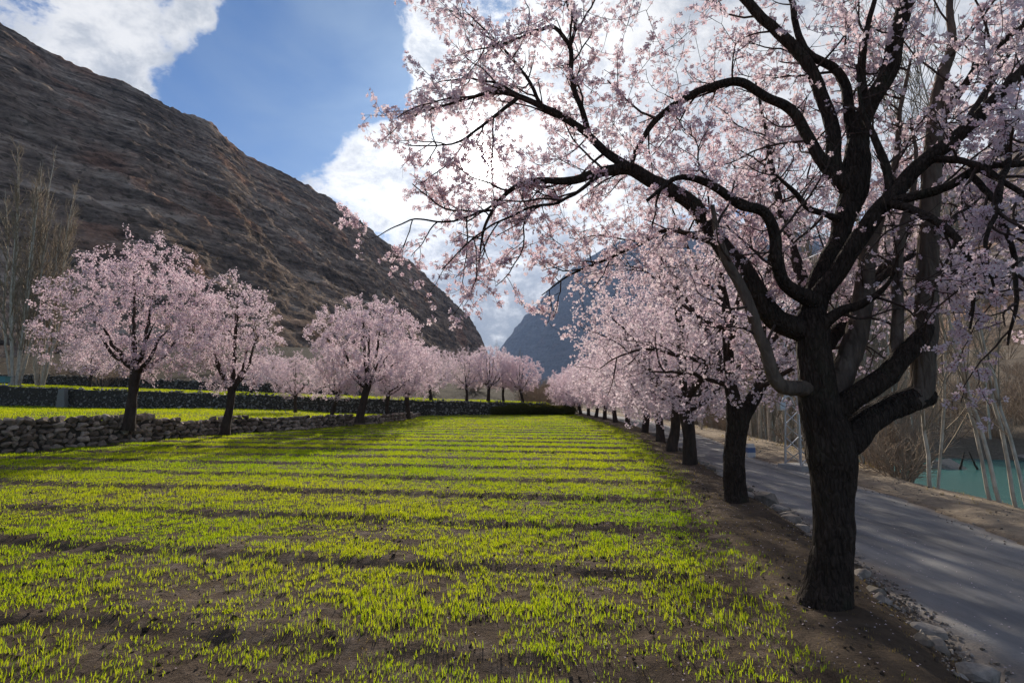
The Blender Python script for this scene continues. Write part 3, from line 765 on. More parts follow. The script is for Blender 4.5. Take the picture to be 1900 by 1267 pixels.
# ---------------------------------------------------------------- the big tree by the camera (its limbs follow the photograph, in depth)
rng = np.random.RandomState(5)
D0 = ROW[0][1]
def limb(spec, step=.05, wob=.012):
    p = [AT(u, v, D0 + dy) for u, v, dy, r in spec]; r = [q[3] for q in spec]
    return resample(p, r, step, wob=wob, rng=rng)
TRUNK = [(1530, 1150, 0, .24), (1532, 1122, 0, .195), (1537, 1085, 0, .168), (1543, 1020, 0, .146), (1545, 950, 0, .146), (1543, 890, 0, .158), (1542, 850, 0, .182), (1537, 812, 0, .180), (1526, 770, 0, .155), (1516, 720, 0, .14), (1510, 660, 0, .128), (1507, 612, 0, .125), (1507, 585, 0, .115), (1508, 560, 0, .06)]
LIMBS = {
 'B': [(1530, 840, 0, .13), (1575, 815, .0, .125), (1600, 790, .02, .11), (1640, 762, .08, .10), (1690, 741, .14, .105), (1722, 734, .18, .085), (1736, 731, .2, .012)],
 'C': [(1530, 790, -.02, .10), (1562, 755, -.05, .088), (1604, 724, -.08, .085), (1642, 699, -.1, .082), (1673, 664, -.1, .076), (1706, 631, -.1, .072), (1722, 607, -.1, .05), (1727, 597, -.1, .01)],
 'D': [(1530, 800, .05, .11), (1546, 735, .08, .102), (1565, 690, .12, .095), (1578, 655, .14, .09), (1594, 605, .16, .086), (1602, 545, .2, .078), (1608, 489, .24, .068), (1622, 430, .3, .055), (1640, 380, .4, .04), (1662, 300, .5, .03), (1670, 210, .6, .02), (1690, 110, .7, .012)],
 'A': [(1507, 600, 0, .10), (1514, 562, 0, .085), (1530, 535, -.03, .074), (1556, 504, -.06, .07), (1582, 460, -.1, .07), (1612, 416, -.12, .068), (1634, 386, -.15, .066), (1658, 361, -.17, .062), (1695, 319, -.2, .06), (1729, 289, -.24, .057), (1793, 240, -.32, .052), (1851, 181, -.4, .046), (1900, 132, -.45, .042), (1990, 60, -.5, .03), (2080, 0, -.6, .015)],
 'E': [(1507, 595, .05, .10), (1510, 550, .08, .078), (1533, 484, .12, .07), (1555, 447, .15, .072), (1570, 400, .17, .085), (1585, 352, .18, .108), (1591, 300, .18, .108), (1592, 262, .18, .085), (1594, 240, .18, .05)],
 'L': [(1515, 625, 0, .09), (1480, 610, 0, .095), (1440, 594, .02, .088), (1408, 550, .04, .082), (1374, 495, .06, .08), (1343, 460, .1, .072), (1310, 413, .14, .066), (1292, 388, .16, .064), (1255, 360, .2, .06), (1213, 337, .24, .06), (1169, 314, .3, .055), (1105, 322, .36, .042), (1060, 335, .4, .036), (1015, 335, .42, .03), (973, 338, .45, .024), (928, 372, .45, .018), (900, 420, .42, .013), (888, 490, .4, .007)],
 'M': [(1512, 560, -.05, .07), (1485, 546, -.1, .058), (1455, 524, -.15, .05), (1440, 479, -.2, .046), (1434, 420, -.22, .043), (1420, 396, -.24, .04), (1377, 381, -.28, .036), (1313, 340, -.34, .03), (1260, 330, -.4, .02), (1200, 372, -.46, .01)],
 'P': [(1515, 720, -.02, .07), (1475, 719, -.06, .058), (1450, 716, -.1, .056), (1436, 698, -.13, .05), (1424, 660, -.16, .045), (1397, 590, -.2, .043), (1370, 522, -.25, .04), (1346, 476, -.3, .034), (1330, 430, -.34, .024), (1322, 380, -.4, .014)],
 'K': [(1515, 612, -.05, .06), (1545, 588, -.12, .045), (1570, 573, -.15, .036), (1597, 567, -.2, .032), (1618, 553, -.24, .026), (1640, 535, -.3, .018), (1660, 505, -.4, .01)],
 'V': [(1690, 745, .12, .09), (1707, 728, .14, .088), (1713, 680, .16, .088), (1718, 600, .2, .086), (1722, 450, .26, .08), (1728, 330, .3, .076), (1735, 240, .34, .068), (1748, 140, .38, .052), (1766, 88, .4, .04), (1762, 29, .44, .03), (1772, -70, .5, .018)],
 'U': [(1668, 668, -.06, .05), (1664, 640, .0, .048), (1666, 581, .04, .044), (1665, 500, .1, .04), (1674, 430, .16, .036), (1690, 370, .24, .028), (1700, 300, .34, .018), (1690, 220, .44, .01)],
 'F': [(1575, 350, .18, .08), (1550, 330, .2, .058), (1524, 298, .22, .05), (1499, 254, .25, .046), (1470, 205, .28, .045), (1426, 181, .32, .04), (1362, 152, .36, .038), (1313, 164, .4, .033), (1250, 196, .44, .03), (1218, 222, .46, .027), (1190, 262, .46, .022), (1172, 300, .46, .014)],
 'E1': [(1585, 345, .18, .09), (1553, 318, .22, .066), (1545, 250, .26, .06), (1520, 165, .32, .056), (1494, 112, .36, .052), (1460, 78, .4, .05), (1411, 29, .45, .045), (1360, -22, .5, .04), (1290, -80, .6, .028), (1200, -140, .7, .014)],
 'E2': [(1592, 285, .18, .09), (1598, 232, .16, .074), (1616, 190, .12, .071), (1646, 142, .08, .068), (1664, 64, .02, .065), (1680, 0, -.04, .06), (1700, -90, -.1, .048), (1735, -220, -.2, .03), (1760, -330, -.3, .014)],
 'E3': [(1588, 270, .2, .06), (1575, 205, .24, .046), (1568, 156, .28, .043), (1543, 125, .32, .04), (1504, 104, .38, .034), (1480, 60, .44, .03), (1470, 0, .5, .025), (1462, -80, .6, .014)],
 'E4': [(1606, 205, .14, .04), (1600, 140, .18, .03), (1607, 60, .2, .026), (1628, -10, .24, .02), (1660, -110, .3, .012)],
 'L2': [(1190, 324, .27, .05), (1150, 300, .34, .042), (1120, 280, .4, .038), (1086, 246, .46, .036), (1052, 222, .5, .036), (983, 188, .56, .028), (915, 172, .6, .02), (860, 186, .64, .014), (790, 205, .68, .009), (728, 214, .7, .004)],
 'L3': [(1092, 250, .46, .03), (1082, 212, .42, .026), (1060, 142, .38, .023), (1056, 83, .34, .021), (1032, 55, .3, .018), (983, 62, .26, .014), (925, 84, .22, .009), (868, 96, .18, .004)],
 'L5': [(960, 182, .57, .022), (905, 225, .5, .015), (850, 262, .45, .010), (790, 272, .4, .006), (752, 270, .36, .003)],
 'L6': [(1010, 205, .53, .02), (960, 120, .6, .014), (905, 60, .66, .009), (862, 20, .7, .004)],
 'L7': [(1120, 322, .35, .02), (1040, 372, .2, .014), (960, 395, .1, .010), (880, 440, 0, .007), (820, 500, -.05, .004)],
 'L8': [(983, 186, .56, .016), (900, 150, .8, .011), (830, 150, 1.0, .007), (760, 170, 1.1, .003)],
 'L4': [(1056, 90, .34, .018), (1067, 54, .36, .015), (1052, 8, .4, .012), (1064, -70, .46, .007)],
 'Q': [(935, 366, .45, .014), (897, 393, .42, .011), (817, 411, .36, .009), (763, 409, .32, .007), (737, 418, .28, .006), (700, 440, .26, .004)],
 'N': [(1345, 462, .12, .04), (1300, 442, .5, .026), (1228, 430, .8, .021), (1188, 452, .9, .018), (1120, 484, 1.0, .014), (1052, 513, 1.1, .01), (1005, 548, 1.15, .005)],
 'H': [(1572, 420, .16, .04), (1535, 398, .12, .028), (1499, 386, .08, .025), (1475, 357, .04, .02), (1440, 325, 0, .01)],
 'J': [(1655, 362, -.17, .045), (1650, 340, -.14, .034), (1643, 308, -.1, .03), (1621, 254, -.06, .026), (1600, 205, 0, .018), (1590, 120, .1, .01)],
 'R1': [(1640, 380, -.16, .05), (1690, 366, -.3, .036), (1758, 347, -.42, .034), (1817, 313, -.52, .03), (1900, 304, -.62, .025), (1990, 292, -.7, .014)],
 'R2': [(1645, 376, -.16, .04), (1690, 388, -.4, .03), (1722, 404, -.6, .028), (1763, 430, -.8, .025), (1792, 468, -.95, .02), (1806, 540, -1.05, .014), (1800, 610, -1.1, .007)],
 'R3': [(1737, 228, .33, .04), (1793, 156, .2, .031), (1827, 103, .1, .028), (1861, 78, 0, .024), (1935, 20, -.1, .014)],
 'R5': [(1800, 325, -.5, .024), (1850, 380, -.8, .02), (1878, 460, -1.0, .016), (1884, 560, -1.15, .012), (1870, 640, -1.2, .006)],
 'R7': [(1850, 182, -.4, .025), (1870, 290, -.75, .02), (1850, 380, -1.0, .016), (1830, 470, -1.15, .011), (1850, 560, -1.2, .005)],
 'R6': [(1729, 295, -.24, .03), (1790, 300, -.5, .024), (1850, 330, -.8, .02), (1930, 390, -1.05, .015), (1990, 480, -1.2, .008)],
 'Z1': [(1508, 640, .05, .07), (1500, 560, .5, .055), (1470, 460, 1.0, .045), (1440, 350, 1.5, .035), (1420, 240, 1.9, .022), (1400, 140, 2.3, .01)],
 'Z4': [(1722, 450, .26, .04), (1800, 380, .9, .03), (1880, 300, 1.4, .02), (1960, 220, 1.8, .01)],
 'Z5': [(1601, 545, .2, .04), (1680, 480, .9, .03), (1780, 430, 1.5, .022), (1880, 410, 2.0, .015), (1980, 420, 2.3, .008)],
 'Z6': [(1728, 330, .3, .04), (1810, 200, .9, .03), (1880, 90, 1.3, .02), (1950, 0, 1.6, .01)],
 'Z7': [(1720, 520, .23, .035), (1790, 500, .8, .026), (1860, 520, 1.2, .018), (1930, 560, 1.5, .01)],
 'Z2': [(1516, 660, .05, .07), (1580, 580, .6, .05), (1650, 480, 1.1, .04), (1720, 370, 1.6, .03), (1780, 270, 2.0, .014)],
}
PALE_LIMBS = {'P', 'V', 'U', 'D'}
tree1 = empty('almond_tree', tuple(ROW[0]))
off = -np.array(ROW[0])
pl1 = Plant()
tp, tr = limb(TRUNK, .04, .0)
v, q = tubes([(tp + off, tr)], 44, .19, 6.5)
obj('trunk', mesh_np('trunk', v, [q], BARK, True), tree1)
limbp = {}
for k, sp in LIMBS.items():
    if k in ('B', 'C'): w0 = .006
    else: w0 = .012 if sp[0][3] > .03 else .02
    p, r = limb(sp, .045, w0); limbp[k] = (p, r)
    v, q = tubes([(p + off, r)], 14 if r.max() > .05 else 8, .13 if r.max() > .03 else .06, 9)
    o = obj('limb', mesh_np('limb', v, [q], BARK_PALE if k in PALE_LIMBS else BARK, True), tree1)
C1 = AT(1480, 350, D0)
def tropA(p, rng):
    out = norm(p - C1)
    return out * .05 + np.array([0, 0, rng.uniform(-.10, .12)])
cfg1 = [dict(sp=.24, len=(.45, 1.25), ang=(32, 72), wander=.15, trop=tropA, r0=.011, n=9, rmax=.055, start=.10, fl=.10, ne=(1, 2), t0=.45, bias=np.array([0, .75, .1])),
        dict(sp=.090, len=(.16, .50), ang=(30, 70), wander=.18, trop=np.array([0, 0, .02]), r0=.005, n=5, start=.22, fl=.060, ne=(1, 3), spread=.028, t0=.2),
        dict(sp=.080, len=(.06, .18), ang=(35, 75), wander=.15, trop=np.array([0, 0, .03]), r0=.0028, n=2, start=.25, fl=.045, ne=(1, 3), spread=.026, t0=.25)]
for k, (p, r) in limbp.items():
    if k in ('B', 'C'): continue
    branchlets(pl1, p, r, rng, cfg1)
skel1 = [(p[r < .06], r[r < .06]) for k, (p, r) in limbp.items() if k not in ('B', 'C', 'P', 'U') and (r < .06).sum() > 3]
cF1 = [dict(sp=.10, len=(.12, .38), ang=(28, 65), wander=.17, trop=np.array([0, 0, .02]), r0=.0045, n=5, start=.25, fl=.07, ne=(1, 3), spread=.028, t0=.2),
       dict(sp=.085, len=(.06, .16), ang=(35, 75), wander=.15, trop=np.array([0, 0, .03]), r0=.0026, n=2, start=.25, fl=.05, ne=(1, 3), spread=.026, t0=.25)]
T1t = dome(700, rng, np.array([1.75, D0 + .55, 3.95]), np.array([2.75, 1.9, 1.55]), 2.2, lump=.15, core=.3, seed=9.)
T1t = T1t[(T1t[:, 1] > D0 - .25) | (T1t[:, 0] > 2.9)]
T1t = T1t[np.linalg.norm(T1t - np.array([0, 0, CAM_H]), axis=1) > 2.2]
fill_crown(pl1, skel1, T1t, rng, cF1, AT(1510, 600, D0))
# a few leafless shoots by the stub ends
for (u, vv, dy) in ((1722, 605, -.1), (1728, 605, -.1)):
    p0 = AT(u, vv, D0 + dy)
    for _ in range(3):
        cp, cr = shoot(p0, rng.normal(size=3) * .5 + np.array([0, 0, 1]), .16, .004, .002, 4, .15, np.zeros(3), rng)
        pl1.fine.append((cp, cr)); spur_flowers(pl1, cp, .03, rng)
v, q = tubes([(p + off, r) for p, r in pl1.mid], 5)
tag(obj('branches', mesh_np('branches', v, [q], TWIG, True), tree1), kind='stuff')
v, q = tubes([(p + off, r) for p, r in pl1.fine], 3)
tag(obj('twigs', mesh_np('twigs', v, [q], TWIG, True), tree1), kind='stuff')
fp = np.array(pl1.fpos); fd = np.array(pl1.fdir)
ok = (np.linalg.norm(fp - np.array([0, 0, CAM_H]), axis=1) > 1.1)
fp, fd = fp[ok], fd[ok]
r_ = fp - np.array([0, 0, CAM_H]); fw = r_[:, 1] * math.cos(PITCH) + r_[:, 2] * math.sin(PITCH); up_ = -r_[:, 1] * math.sin(PITCH) + r_[:, 2] * math.cos(PITCH)
uu = 950 + F * r_[:, 0] / fw; vv_ = 633.5 - F * up_ / fw
bare = (fp[:, 1] < D0 + .12) & (uu > 1470) & (uu < 1742) & (vv_ > 120) & (rng.uniform(0, 1, len(fp)) < .88)     # old wood low in the crown carries few flowers
fp, fd = fp[~bare], fd[~bare]
fd = fd + rng.normal(size=fd.shape) * .4
# the 300 that show largest are parts of their own
rel = fp - np.array([0, 0, CAM_H])
fwd = rel[:, 1] * math.cos(PITCH) + rel[:, 2] * math.sin(PITCH); upv = -rel[:, 1] * math.sin(PITCH) + rel[:, 2] * math.cos(PITCH)
inview = (fwd > .3) & (np.abs(rel[:, 0] / fwd) < .87) & (np.abs(upv / fwd) < .57)
order = np.argsort(np.where(inview, np.linalg.norm(rel, axis=1), 1e6))[:300]
sel = np.zeros(len(fp), bool); sel[order] = True
FS = .047
print('tree1 flowers', len(fp), 'mid', len(pl1.mid), 'fine', len(pl1.fine))
dist = np.linalg.norm(rel, axis=1); nearf = ~sel & (dist < 5.6) & inview; farf = ~sel & ~nearf
tag(obj('crown', flower_mesh('crown', fp[nearf] + off, fd[nearf], FS, 'near', [PETAL, EYE], rng), tree1), kind='stuff')
tag(obj('crown', flower_mesh('crown', fp[farf] + off, fd[farf], FS, 'mid', [PETAL], rng), tree1), kind='stuff')
prot = [flower_mesh('blossom', np.zeros((1, 3)), np.array([[0, 0, 1.]]), FS, 'near', [PETAL, EYE], rng, tint=np.array([tv])) for tv in (.1, .25, .4, .55, .7)]
Fm = frames(fd[sel], rng)
for i, (p, fm) in enumerate(zip(fp[sel], Fm)):
    o = obj('blossom', prot[i % 5], tree1)
    o.matrix_local = Matrix.Translation(Vector(p + off)) @ Matrix(fm.tolist()).to_4x4()
tag(tree1, 'big gnarled almond tree with thick dark trunk, sawn limb stubs and overhanging blossom', 'tree')

# ---------------------------------------------------------------- second tree of the row
def plant_tree(name, pl, trunk_paths, loc, fsize, kind, mats, rng, bark=BARK, trunk_sides=14, rough=.14, label=None, cat='tree', group=None, fine_sides=3, off=None):
    root = empty(name, tuple(loc)); off = -np.asarray(loc) if off is None else off
    v, q = tubes([(p + off, r) for p, r in trunk_paths], trunk_sides, rough, 6)
    obj('trunk', mesh_np('trunk', v, [q], bark, True), root)
    br = pl.big + pl.mid
    if br:
        v, q = tubes([(p + off, r) for p, r in br], 5); v2, q2 = tubes([(p + off, r) for p, r in pl.fine], fine_sides)
        tag(obj('branches', mesh_np('branches', np.concatenate([v, v2]), [np.concatenate([q, q2 + len(v)])], TWIG, True), root), kind='stuff')
    if pl.fpos:
        me = flower_mesh('crown', np.array(pl.fpos) + off, np.array(pl.fdir), fsize, kind, mats, rng)
        tag(obj('crown', me, root), kind='stuff')
    if label: tag(root, label, cat, group)
    return root
rng = np.random.RandomState(12)
D2 = ROW[1][1]
def l2(spec, step=.08, wob=.03):
    p = [AT(u, v, D2 + dy) for u, v, dy, r in spec]; return resample(p, [q[3] for q in spec], step, wob=wob, rng=rng)
tr2 = [l2([(1365, 950, 0, .22), (1366, 932, 0, .185), (1364, 900, 0, .165), (1362, 850, 0, .155), (1366, 800, 0, .158), (1368, 772, 0, .17), (1360, 740, 0, .105), (1353, 690, 0, .085), (1350, 620, .05, .076), (1346, 560, .1, .062), (1338, 520, .15, .05), (1330, 465, .2, .036), (1318, 395, .3, .02), (1310, 320, .4, .01)], wob=.015),
       l2([(1366, 800, 0, .13), (1380, 768, 0, .12), (1408, 722, .05, .10), (1421, 684, .1, .085), (1413, 622, .15, .07), (1420, 545, .2, .052), (1432, 462, .25, .035), (1440, 380, .3, .02), (1446, 290, .4, .01)], wob=.015)]
limbs2 = [[(1354, 700, 0, .06), (1330, 680, .1, .045), (1275, 664, .2, .036), (1215, 650, .3, .026), (1160, 655, .4, .016), (1105, 690, .5, .008)],
          [(1354, 715, 0, .05), (1310, 702, -.4, .034), (1250, 690, -.8, .024), (1205, 690, -.9, .008)],
          [(1349, 608, .05, .05), (1312, 598, .1, .036), (1280, 575, .2, .03), (1240, 540, .3, .022), (1190, 500, .4, .012), (1140, 490, .5, .006)],
          [(1346, 562, .1, .04), (1315, 530, 0, .03), (1290, 490, -.1, .024), (1265, 430, -.2, .016), (1240, 370, -.3, .008)],
          [(1417, 655, .1, .05), (1450, 610, -.1, .036), (1500, 545, -.3, .028), (1545, 480, -.5, .02), (1580, 400, -.6, .01)],
          [(1414, 610, .15, .045), (1402, 525, .3, .034), (1392, 445, .4, .024), (1372, 360, .5, .014), (1360, 280, .6, .007)],
          [(1426, 505, .2, .04), (1460, 430, .1, .028), (1490, 360, 0, .02), (1510, 280, 0, .01)],
          [(1400, 735, .1, .05), (1430, 700, .8, .04), (1470, 640, 1.4, .03), (1520, 580, 1.9, .02), (1580, 540, 2.3, .01)],
          [(1360, 740, 0, .05), (1330, 650, .9, .04), (1290, 580, 1.7, .03), (1250, 530, 2.3, .02), (1220, 500, 2.8, .01)],
          [(1352, 660, 0, .05), (1370, 560, -.8, .038), (1390, 450, -1.4, .028), (1420, 330, -1.8, .018), (1440, 230, -2.1, .008)],
          [(1410, 720, .0, .05), (1460, 690, -.5, .036), (1530, 650, -.9, .026), (1600, 640, -1.2, .016), (1650, 670, -1.3, .008)]]
pl2 = Plant()
C2 = AT(1370, 600, D2)
def trop2(p, rng): return norm(p - C2) * .05 + np.array([0, 0, rng.uniform(-.06, .10)])
cfg2 = [dict(sp=.34, len=(.5, 1.3), ang=(35, 70), wander=.14, trop=trop2, r0=.014, n=7, rmax=.07, start=.1),
        dict(sp=.13, len=(.25, .6), ang=(30, 65), wander=.16, trop=np.array([0, 0, .03]), r0=.006, n=4, start=.1, fl=.065, ne=(1, 3), spread=.03),
        dict(sp=.105, len=(.10, .24), ang=(30, 70), wander=.14, trop=np.array([0, 0, .03]), r0=.0035, n=2, start=.2, fl=.065, ne=(1, 3), spread=.03)]
for p, r in tr2: branchlets(pl2, p, r, rng, cfg2)
for s_ in limbs2:
    p, r = l2(s_); pl2.big.append((p, r)); branchlets(pl2, p, r, rng, cfg2)
sk2 = tr2[:0] + [(p, r) for p, r in pl2.big] + [(tr2[0][0][len(tr2[0][0]) // 2:], tr2[0][1][len(tr2[0][0]) // 2:]), (tr2[1][0][len(tr2[1][0]) // 2:], tr2[1][1][len(tr2[1][0]) // 2:])]
cF2 = [dict(sp=.15, len=(.18, .5), ang=(25, 60), wander=.15, trop=np.array([0, 0, .04]), r0=.005, n=4, start=.25, fl=.075, ne=(1, 3), spread=.035),
       dict(sp=.14, len=(.09, .24), ang=(28, 65), wander=.12, trop=np.array([0, 0, .05]), r0=.003, n=2, start=.15, fl=.07, ne=(1, 3), spread=.035)]
T2c = np.array([ROW[1][0] + .1, ROW[1][1] + .2, 3.5])
fill_crown(pl2, sk2, dome(430, rng, T2c, np.array([2.5, 2.4, 2.6]), 1.55, seed=4.), rng, cF2, AT(1366, 760, D2))
print('tree2 flowers', len(pl2.fpos))
plant_tree('almond_tree', pl2, tr2, ROW[1], .048, 'mid', [PETAL_FAR], rng, label='almond tree with forked trunk beside the road, second along the row from the sawn trunk')

# ---------------------------------------------------------------- almond trees of several shapes
def almond(seed, H, spread, trunk_h, lean=(0, 0), n_limb=6, tr_r=.15, dens=1.0, upright=.5, n_t=420, skirt=.92):
    """around the origin; returns trunk paths and the branches"""
    rng = np.random.RandomState(seed)
    pl = Plant()
    top = np.array([lean[0], lean[1], trunk_h])
    mid_ = top * .5 + np.array([rng.uniform(-.06, .06), rng.uniform(-.06, .06), 0])
    tp, trd = resample([(-.02, 0, -.25), (0, 0, 0), mid_, top, top + np.array([lean[0] * .3, lean[1] * .3, .35])], [tr_r * 1.5, tr_r * 1.2, tr_r * .95, tr_r * 1.0, tr_r * .45], .1)
    trunks = [(tp, trd)]
    ctr = top + np.array([0, 0, (H - trunk_h) * .36])
    az0 = rng.uniform(0, 6.28); skel = []
    for i in range(n_limb):
        az = az0 + i * 2 * math.pi / n_limb + rng.uniform(-.3, .3)
        core = i % 3 == 2
        out = spread * (rng.uniform(.15, .3) if core else rng.uniform(.5, .7))
        hh = trunk_h + (H - trunk_h) * (rng.uniform(.65, .8) if core else rng.uniform(.25, .55))
        st = top + np.array([0, 0, rng.uniform(-.22, .2)])
        en = np.array([top[0] + math.cos(az) * out, top[1] + math.sin(az) * out, hh])
        m1 = st + (en - st) * .35 + np.array([math.cos(az) * out * .10, math.sin(az) * out * .10, 0])
        m2 = st + (en - st) * .7 + np.array([0, 0, (hh - trunk_h) * .06])
        p, r = resample([st, m1, m2, en], [tr_r * .55, tr_r * .36, tr_r * .22, .014], .16, wob=.07, rng=rng)
        trunks.append((p, r)); skel.append((p[2:], r[2:]))
    cfg = [dict(sp=.15 / dens, len=(.22, .60), ang=(25, 60), wander=.14, trop=np.array([0, 0, .03 + .08 * upright]), r0=.005, n=3, start=.25, fl=.06, ne=(1, 3), spread=.07),
           dict(sp=.16 / dens, len=(.10, .28), ang=(28, 65), wander=.12, trop=np.array([0, 0, .05]), r0=.0032, n=1, start=.15, fl=.05, ne=(1, 4), spread=.07)]
    zc = trunk_h * .85 + (H - trunk_h * .85) * .42
    T = dome(int(n_t), rng, np.array([top[0], top[1], zc]), np.array([spread, spread, H - zc]) * .90, trunk_h * skirt, seed=seed)
    fill_crown(pl, skel, T, rng, cfg, top)
    return trunks, pl, rng
VARS = {}
def almond_root(key, loc, rz, sc, label, group=None, **kw):
    """a tree of a given shape at a place; shapes are shared, trees are their own"""
    if key not in VARS:
        par = SHAPES[key]
        trunks, pl, rg = almond(**par['a'])
        root = plant_tree('almond_tree', pl, trunks, (0, 0, 0), par['fs'], par['kind'], [PETAL_FAR], rg, bark=BARK_FAR, trunk_sides=10, off=np.zeros(3))
        VARS[key] = root; print(key, len(pl.fpos))
    else:
        root = copy_tree(VARS[key])
    root.location = tuple(loc); root.rotation_euler = (0, 0, rz); root.scale = (sc, sc, sc)
    tag(root, label, 'tree', group)
    return root
SHAPES = {
 'row_a': dict(a=dict(seed=21, H=5.4, spread=2.8, trunk_h=1.35, lean=(-.15, .1), n_limb=7, tr_r=.15, upright=.3, n_t=480, skirt=.86), fs=.058, kind='mid'),
 'row_b': dict(a=dict(seed=22, H=5.0, spread=2.75, trunk_h=1.25, lean=(.12, 0), n_limb=6, tr_r=.14, upright=.3, n_t=480, skirt=.86), fs=.075, kind='far'),
 'row_c': dict(a=dict(seed=23, H=5.2, spread=2.9, trunk_h=1.3, lean=(0, .15), n_limb=7, tr_r=.15, upright=.3, n_t=480, skirt=.86), fs=.078, kind='far'),
 'wide': dict(a=dict(seed=31, H=6.5, spread=3.0, trunk_h=1.75, lean=(.1, 0), n_limb=8, tr_r=.16, upright=.7, n_t=720), fs=.068, kind='far'),
 'tall': dict(a=dict(seed=32, H=6.5, spread=1.75, trunk_h=1.6, lean=(.22, 0), n_limb=6, tr_r=.15, upright=1.0, n_t=430), fs=.068, kind='far'),
 'round': dict(a=dict(seed=33, H=6.8, spread=3.3, trunk_h=1.7, lean=(.35, 0), n_limb=9, tr_r=.19, upright=.7, n_t=760), fs=.078, kind='far'),
 'small': dict(a=dict(seed=34, H=4.3, spread=1.9, trunk_h=1.2, lean=(.3, 0), n_limb=6, tr_r=.11, upright=.6, n_t=300), fs=.080, kind='far'),
}
ORD = ['', '', 'third', 'fourth', 'fifth', 'sixth', 'seventh', 'eighth', 'ninth', 'tenth', 'eleventh', 'twelfth', 'thirteenth', 'fourteenth']
rr_ = random.Random(3)
for i in range(2, len(ROW)):
    key = ['row_a', 'row_b', 'row_c'][0 if i < 4 else 1 + (i % 2)]
    almond_root(key, ROW[i] - np.array([0, 0, .03]), rr_.uniform(0, 6.28), [0, 0, 1.02, .96, 1.0, .97, 1.0, .95, 1.0, .92, .98, .95, .9, .85][i],
                ORD[i] + ' almond tree along the roadside row, counted from the thick sawn trunk')
def on_terrace(u, v_guess, Y): 
    p = AT(u, v_guess, Y); return np.array([p[0], Y, terrace_z(p[0], Y)])
def on_upper(u, Y):
    p = AT(u, 740, Y); return np.array([p[0], Y, upper_z(p[0], Y)])
almond_root('wide', on_terrace(240, 785, 20.0), 0.4, 1.04, 'broad pink almond tree on the terrace edge above the stone wall')
almond_root('tall', on_terrace(405, 793, 23.6) - np.array([-.35, .1, .25]), -.2, 1.03, 'narrow upright almond tree growing out of the stone wall')
almond_root('round', on_terrace(668, 778, 31.5), 0.2, 1.06, 'largest round almond tree with thick dark trunk on the terrace wall')
almond_root('small', on_terrace(615, 779, 32.5), .1, 1.0, 'thin leaning almond tree beside the largest round tree')
almond_root('wide', on_terrace(718, 776, 37.5), 1.1, .85, 'almond tree with slim trunk just past the largest round tree')
almond_root('round', on_terrace(757, 775, 41), 2.2, .85, 'almond tree standing where the two stone walls meet')
almond_root('wide', on_terrace(548, 763, 43.5), 2.6, .72, 'small almond tree in the green terrace before the back wall')
almond_root('round', on_upper(800, 53), 3.9, .80, 'almond tree with forked trunk just behind the back wall')
almond_root('wide', on_upper(866, 58), 4.0, .84, 'pale almond tree leading the far cluster behind the back wall')
almond_root('round', on_upper(906, 60), 5.0, .92, 'tallest pale almond tree of the far cluster behind the wall')
almond_root('wide', on_upper(934, 62), 1.7, .86, 'pale almond tree in the middle of the far cluster')
almond_root('round', on_upper(970, 60), 2.9, .78, 'pinker almond tree ending the far cluster by the thicket')
almond_root('small', on_upper(466, 58), .9, 1.0, 'small almond tree with straight trunk on the upper terrace')
almond_root('small', on_upper(508, 62), 1.9, 1.05, 'small almond tree beside the wire on the upper terrace')
almond_root('wide', on_upper(165, 60), .5, .9, 'shaded almond tree on the upper terrace behind the broad one')
print('almonds done')

# ---------------------------------------------------------------- stones
def rock_hull(rng, n=15, flat=.85, squash=1.0):
    bm = bmesh.new()
    for _ in range(n):
        d = norm(rng.normal(size=3))
        p = d / (np.abs(d) ** 4).sum() ** .25            # rounded box
        p = p * rng.uniform(flat, 1.0)
        bm.verts.new(tuple(p * np.array([1, 1, squash])))
    r = bmesh.ops.convex_hull(bm, input=bm.verts[:])
    bmesh.ops.delete(bm, geom=[v for v in bm.verts if not v.link_faces], context='VERTS')
    bmesh.ops.triangulate(bm, faces=bm.faces[:])
    bm.verts.index_update()
    V = np.array([v.co[:] for v in bm.verts]); T = np.array([[v.index for v in f.verts] for f in bm.faces]); bm.free()
    return V, T
rng = np.random.RandomState(41)
HULLS = [rock_hull(rng, 18) for _ in range(16)]
SMALL = [rock_hull(rng, 9, .8) for _ in range(10)]
def rot_z(a): c, s = math.cos(a), math.sin(a); return np.array([[c, -s, 0], [s, c, 0], [0, 0, 1.]])
def rot_xyz(ax, ay, az):
    cx, sx, cy_, sy = math.cos(ax), math.sin(ax), math.cos(ay), math.sin(ay)
    return rot_z(az) @ np.array([[cy_, 0, sy], [0, 1, 0], [-sy, 0, cy_]]) @ np.array([[1, 0, 0], [0, cx, -sx], [0, sx, cx]])
def join_rocks(name, items, mat, hulls, parent=None, smooth=False):
    """items: (center, half sizes, rotation matrix, hull index)"""
    V, T, tn, b = [], [], [], 0
    for k, (c, h, m, i) in enumerate(items):
        hv, ht = hulls[i % len(hulls)]
        V.append((hv * h) @ m.T + c); T.append(ht + b); b += len(hv); tn.append(np.full(len(hv), (k * .6180339) % 1.0))
    return obj(name, mesh_np(name, np.concatenate(V), [np.concatenate(T)], mat, smooth, tint=np.concatenate(tn)), parent)
